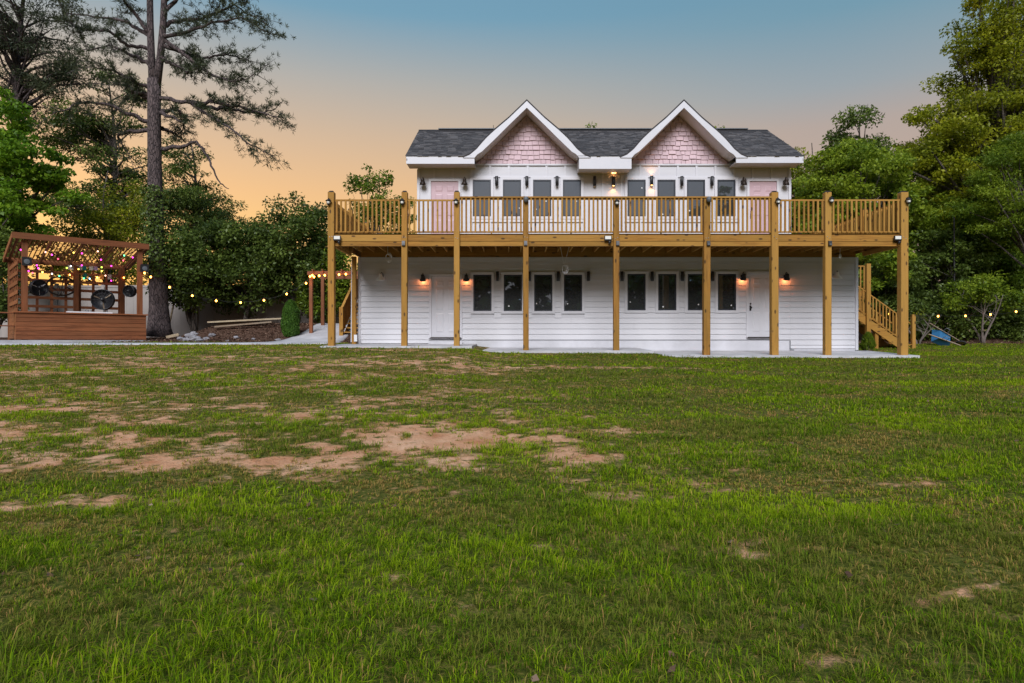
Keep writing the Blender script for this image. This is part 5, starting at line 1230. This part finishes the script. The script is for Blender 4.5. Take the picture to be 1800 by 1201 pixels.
for px, py, v, lab in ((46, 461, .02, 'black box speaker on the hut post above the counter end with shelves'), (252, 473, .02, 'black box speaker on the hut post beside the pine')):
    q_ = hl(px, py, v); t = thing('box_speaker', lab, 'speaker', tuple(HO), HA)
    MB().add([(q_.x - .13, -.20, q_.z - .13), (q_.x + .13, -.20, q_.z - .13), (q_.x + .13, -.20, q_.z + .15), (q_.x - .13, -.20, q_.z + .15), (q_.x - .10, .08, q_.z - .11), (q_.x + .10, .08, q_.z - .11), (q_.x + .10, .08, q_.z + .13), (q_.x - .10, .08, q_.z + .13)],
             [(0, 1, 2, 3), (7, 6, 5, 4), (0, 4, 5, 1), (1, 5, 6, 2), (2, 6, 7, 3), (3, 7, 4, 0)]).build('cabinet', M['black'], t, local=True)
    MB().lathe([(.085, 0), (.08, .006), (.02, .012)], (q_.x, -.207, q_.z + .0), 14, RX90).build('cone', M['grey'], t, local=True)
    MB().bar((q_.x, .081, q_.z), (q_.x, .13, q_.z), .05, .05).build('bracket', M['black'], t, local=True)
q_ = hl(157, 547, .3); t = thing('tray', 'long white tray lying on the bar hut counter', 'tray', tuple(HO), HA)
a0, a1 = hl(118, 547, .3).x, hl(196, 547, .3).x
b = MB(); b.box(a0, a1, .18, .46, .936, .95); b.build('base', M['white_metal'], t, local=True)
b = MB(); b.box(a0, a1, .17, .18, .936, .985); b.box(a0, a1, .46, .47, .936, .985); b.box(a0 - .01, a0, .17, .47, .936, .985); b.box(a1, a1 + .01, .17, .47, .936, .985); b.build('rim', M['white_metal'], t, local=True)
for k, px in enumerate((150, 155, 160, 188)):
    q_ = hl(px, 545, .32); t = thing('glass_jar', 'small dark jar standing in the white tray on the counter', 'jar', tuple(HO), HA, 'jars in the tray')
    MB().lathe([(.03, 0), (.032, .05), (.018, .07), (.018, .085)], (q_.x, .32, .951), 10).build('body', M['grey'], t, True, local=True); MB().lathe([(.02, .0), (.02, .015)], (q_.x, .32, 1.0361), 10).build('lid', M['silver'], t, local=True)

# ================================================================== wheelbarrow, tipped over
g = gp(1664, 25.6); wb = thing('wheelbarrow', 'overturned blue tub wheelbarrow with grey wooden handles at the wood edge', 'wheelbarrow', (g.x, g.y, g.z + .34))
wb.rotation_euler = (R(-112), R(24), R(6)); wb.scale = (.86,) * 3
MB().add([(-.36, -.22, .02), (.22, -.20, .02), (.22, .20, .02), (-.36, .22, .02), (-.48, -.33, .34), (.42, -.31, .30), (.42, .31, .30), (-.48, .33, .34), (-.46, -.31, .34), (.40, -.29, .30), (.40, .29, .30), (-.46, .31, .34), (-.35, -.20, .05), (.21, -.18, .05), (.21, .18, .05), (-.35, .20, .05)],
         [(3, 2, 1, 0), (0, 1, 5, 4), (1, 2, 6, 5), (2, 3, 7, 6), (3, 0, 4, 7), (4, 5, 9, 8), (5, 6, 10, 9), (6, 7, 11, 10), (7, 4, 8, 11), (8, 9, 13, 12), (9, 10, 14, 13), (10, 11, 15, 14), (11, 8, 12, 15), (12, 13, 14, 15)]).build('tub', M['bluebin'], wb, local=True)
for s in (-1, 1):
    MB().bar((-.95, s * .30, .0), (.78, s * .10, -.02), .04, .05).build('handle', M['greywood'], wb, local=True)
    MB().tube([(-.25, s * .2, -.03), (-.32, s * .22, -.30), (-.12, s * .22, -.30), (-.02, s * .18, -.03)], .014, 6).build('leg', M['silver'], wb, local=True)
wh = MB().tube([(.72 + .17 * math.cos(a), 0, -.06 + .17 * math.sin(a)) for a in np.linspace(0, 2 * math.pi, 19)], .04, 8, False).build('wheel', M['rubber'], wb, True, local=True)
MB().lathe([(.12, -.012), (.12, .012)], (.72, 0, -.06), 14, RX90).build('rim', M['greywood'], wh, local=True)

# ================================================================== lawn
def lawn():
    Vs, Ts = [], []
    # rows: near, far, tufts per square metre, blades per tuft, blade width, blade height, tuft radius
    for y0, y1, dens, nb, w, h, tr_ in ((22.5, 28.5, 55, 8, .018, .045, .06), (1.9, 4.4, 760, 16, .0036, .056, .030), (4.4, 8, 440, 13, .0055, .052, .034), (8, 13, 260, 8, .0098, .048, .038), (13, 22.5, 110, 7, .016, .046, .055)):
        area = (y1 - y0) * (1.66 * (y0 + y1) / 2 + 1.5); n = int(area * dens)
        Y = np.sqrt(rng.uniform(y0 ** 2, y1 ** 2, n)); X = (rng.random(n) - .5) * (1.66 * Y + 1.5)
        br = bare(X, Y)
        keep = (rng.random(n) < np.clip(1.12 - br * 1.45, .05, 1)) & ~blank(X, Y) & ~in_poly(X, Y, POLY) & (bed(X, Y) < .35)
        lu = (X - HO.x) * HU.x + (Y - HO.y) * HU.y; lv = (X - HO.x) * HV.x + (Y - HO.y) * HV.y
        keep &= ~((lu > -1.25) & (lu < HL + .35) & (lv > -.4) & (lv < HD + .45))
        X, Y, br = X[keep], Y[keep], br[keep]; n = len(X)
        pat = fbm(X * .42, Y * 1.1, 77, 5); lush = fbm(X * 1.0, Y * 1.7, 83, 5) + .10 * (1 - sstep(Y, 3.6, 4.9)) * (1 - 1.3 * sstep(X / Y, .40, .60)) + .05 * sstep(X, 0, 3) + .05 * np.sin(Y * 3.4 + .25 * X); tall = fbm(X * 2.4, Y * 2.4, 91, 3)
        size = rng.uniform(.55, 1.2, n) * np.exp(rng.normal(size=n) * .28) * (.15 + 1.35 * lush + .35 * tall) * (1 - .4 * br)
        tt_ = .62 - .07 * (1 - sstep(Y, 3.4, 5.0)) + (pat - .5) * 2.1 + (lush - .5) * .5 + rng.normal(size=n) * .16
        dd = np.clip(.06 + br * .5 + np.clip(.47 - lush, 0, 1) * 3.6 * (1 - .55 * (1 - sstep(Y, 3.2, 4.8))), 0, .85)
        cnt = np.maximum(3, (nb * rng.uniform(.6, 1.3, n)).astype(int)); idx = np.repeat(np.arange(n), cnt); m = len(idx)
        a = rng.uniform(0, 2 * math.pi, m); rad = tr_ * size[idx] * np.sqrt(rng.random(m)); ox, oy = np.cos(a) * rad, np.sin(a) * rad
        a2 = a + rng.normal(size=m) * .7; dx, dy = np.cos(a2), np.sin(a2)
        hh = h * size[idx] * rng.uniform(.5, 1.2, m); ln = hh * rng.uniform(.2, 1.15, m)
        ww = w * rng.uniform(.7, 1.35, m); bx_, by_ = X[idx] + ox, Y[idx] + oy; Z = gz(bx_, by_) - .004
        base = np.stack([bx_, by_, Z], 1); mid = base + np.stack([dx * ln * .38, dy * ln * .38, hh * .62], 1); tip = base + np.stack([dx * ln, dy * ln, hh * np.clip(1.05 - (ln / hh) * .42, .45, 1)], 1)
        sd_ = np.stack([-dy, dx, np.zeros(m)], 1) * ww[:, None] * .5
        V = np.stack([base, mid + sd_, tip, mid - sd_], 1).reshape(-1, 3)
        t = np.clip(tt_[idx] + rng.normal(size=m) * .20, .38, 1)          # straw 0 .. green .5 .. yellow green 1
        t = np.where(rng.random(m) < dd[idx], rng.uniform(0, .30, m), t)
        Vs.append(V); Ts.append(t)
    # loose straw lying on the thin and bare ground
    n = 42000; Y = np.sqrt(rng.uniform(2.2 ** 2, 14 ** 2, n)); X = (rng.random(n) - .5) * (1.66 * Y + 1.5); br = bare(X, Y)
    k = rng.random(n) < np.clip(.10 + br * 1.1, 0, .8); X, Y = X[k], Y[k]; n = len(X); a = rng.normal(0, .8, n)
    D = np.stack([np.cos(a), np.sin(a), rng.normal(size=n) * .08], 1); L_ = rng.uniform(.03, .09, n) * (.7 + Y / 14)
    Vs.append(leaf_quads(np.stack([X, Y, gz(X, Y) + rng.uniform(.004, .015, n)], 1), D, L_, rng.uniform(.002, .004, n) * (.6 + Y / 5), np.tile([0, 0, 1.0], (n, 1)))); Ts.append(rng.uniform(0, .22, n))
    V = np.vstack(Vs); T = np.concatenate(Ts)
    o = stuff(link('grass', fast_mesh('grass', V, 4, T), M['grass'])); o['label'] = 'patchy mown lawn grass in front of the house'; o['category'] = 'grass'
lawn()
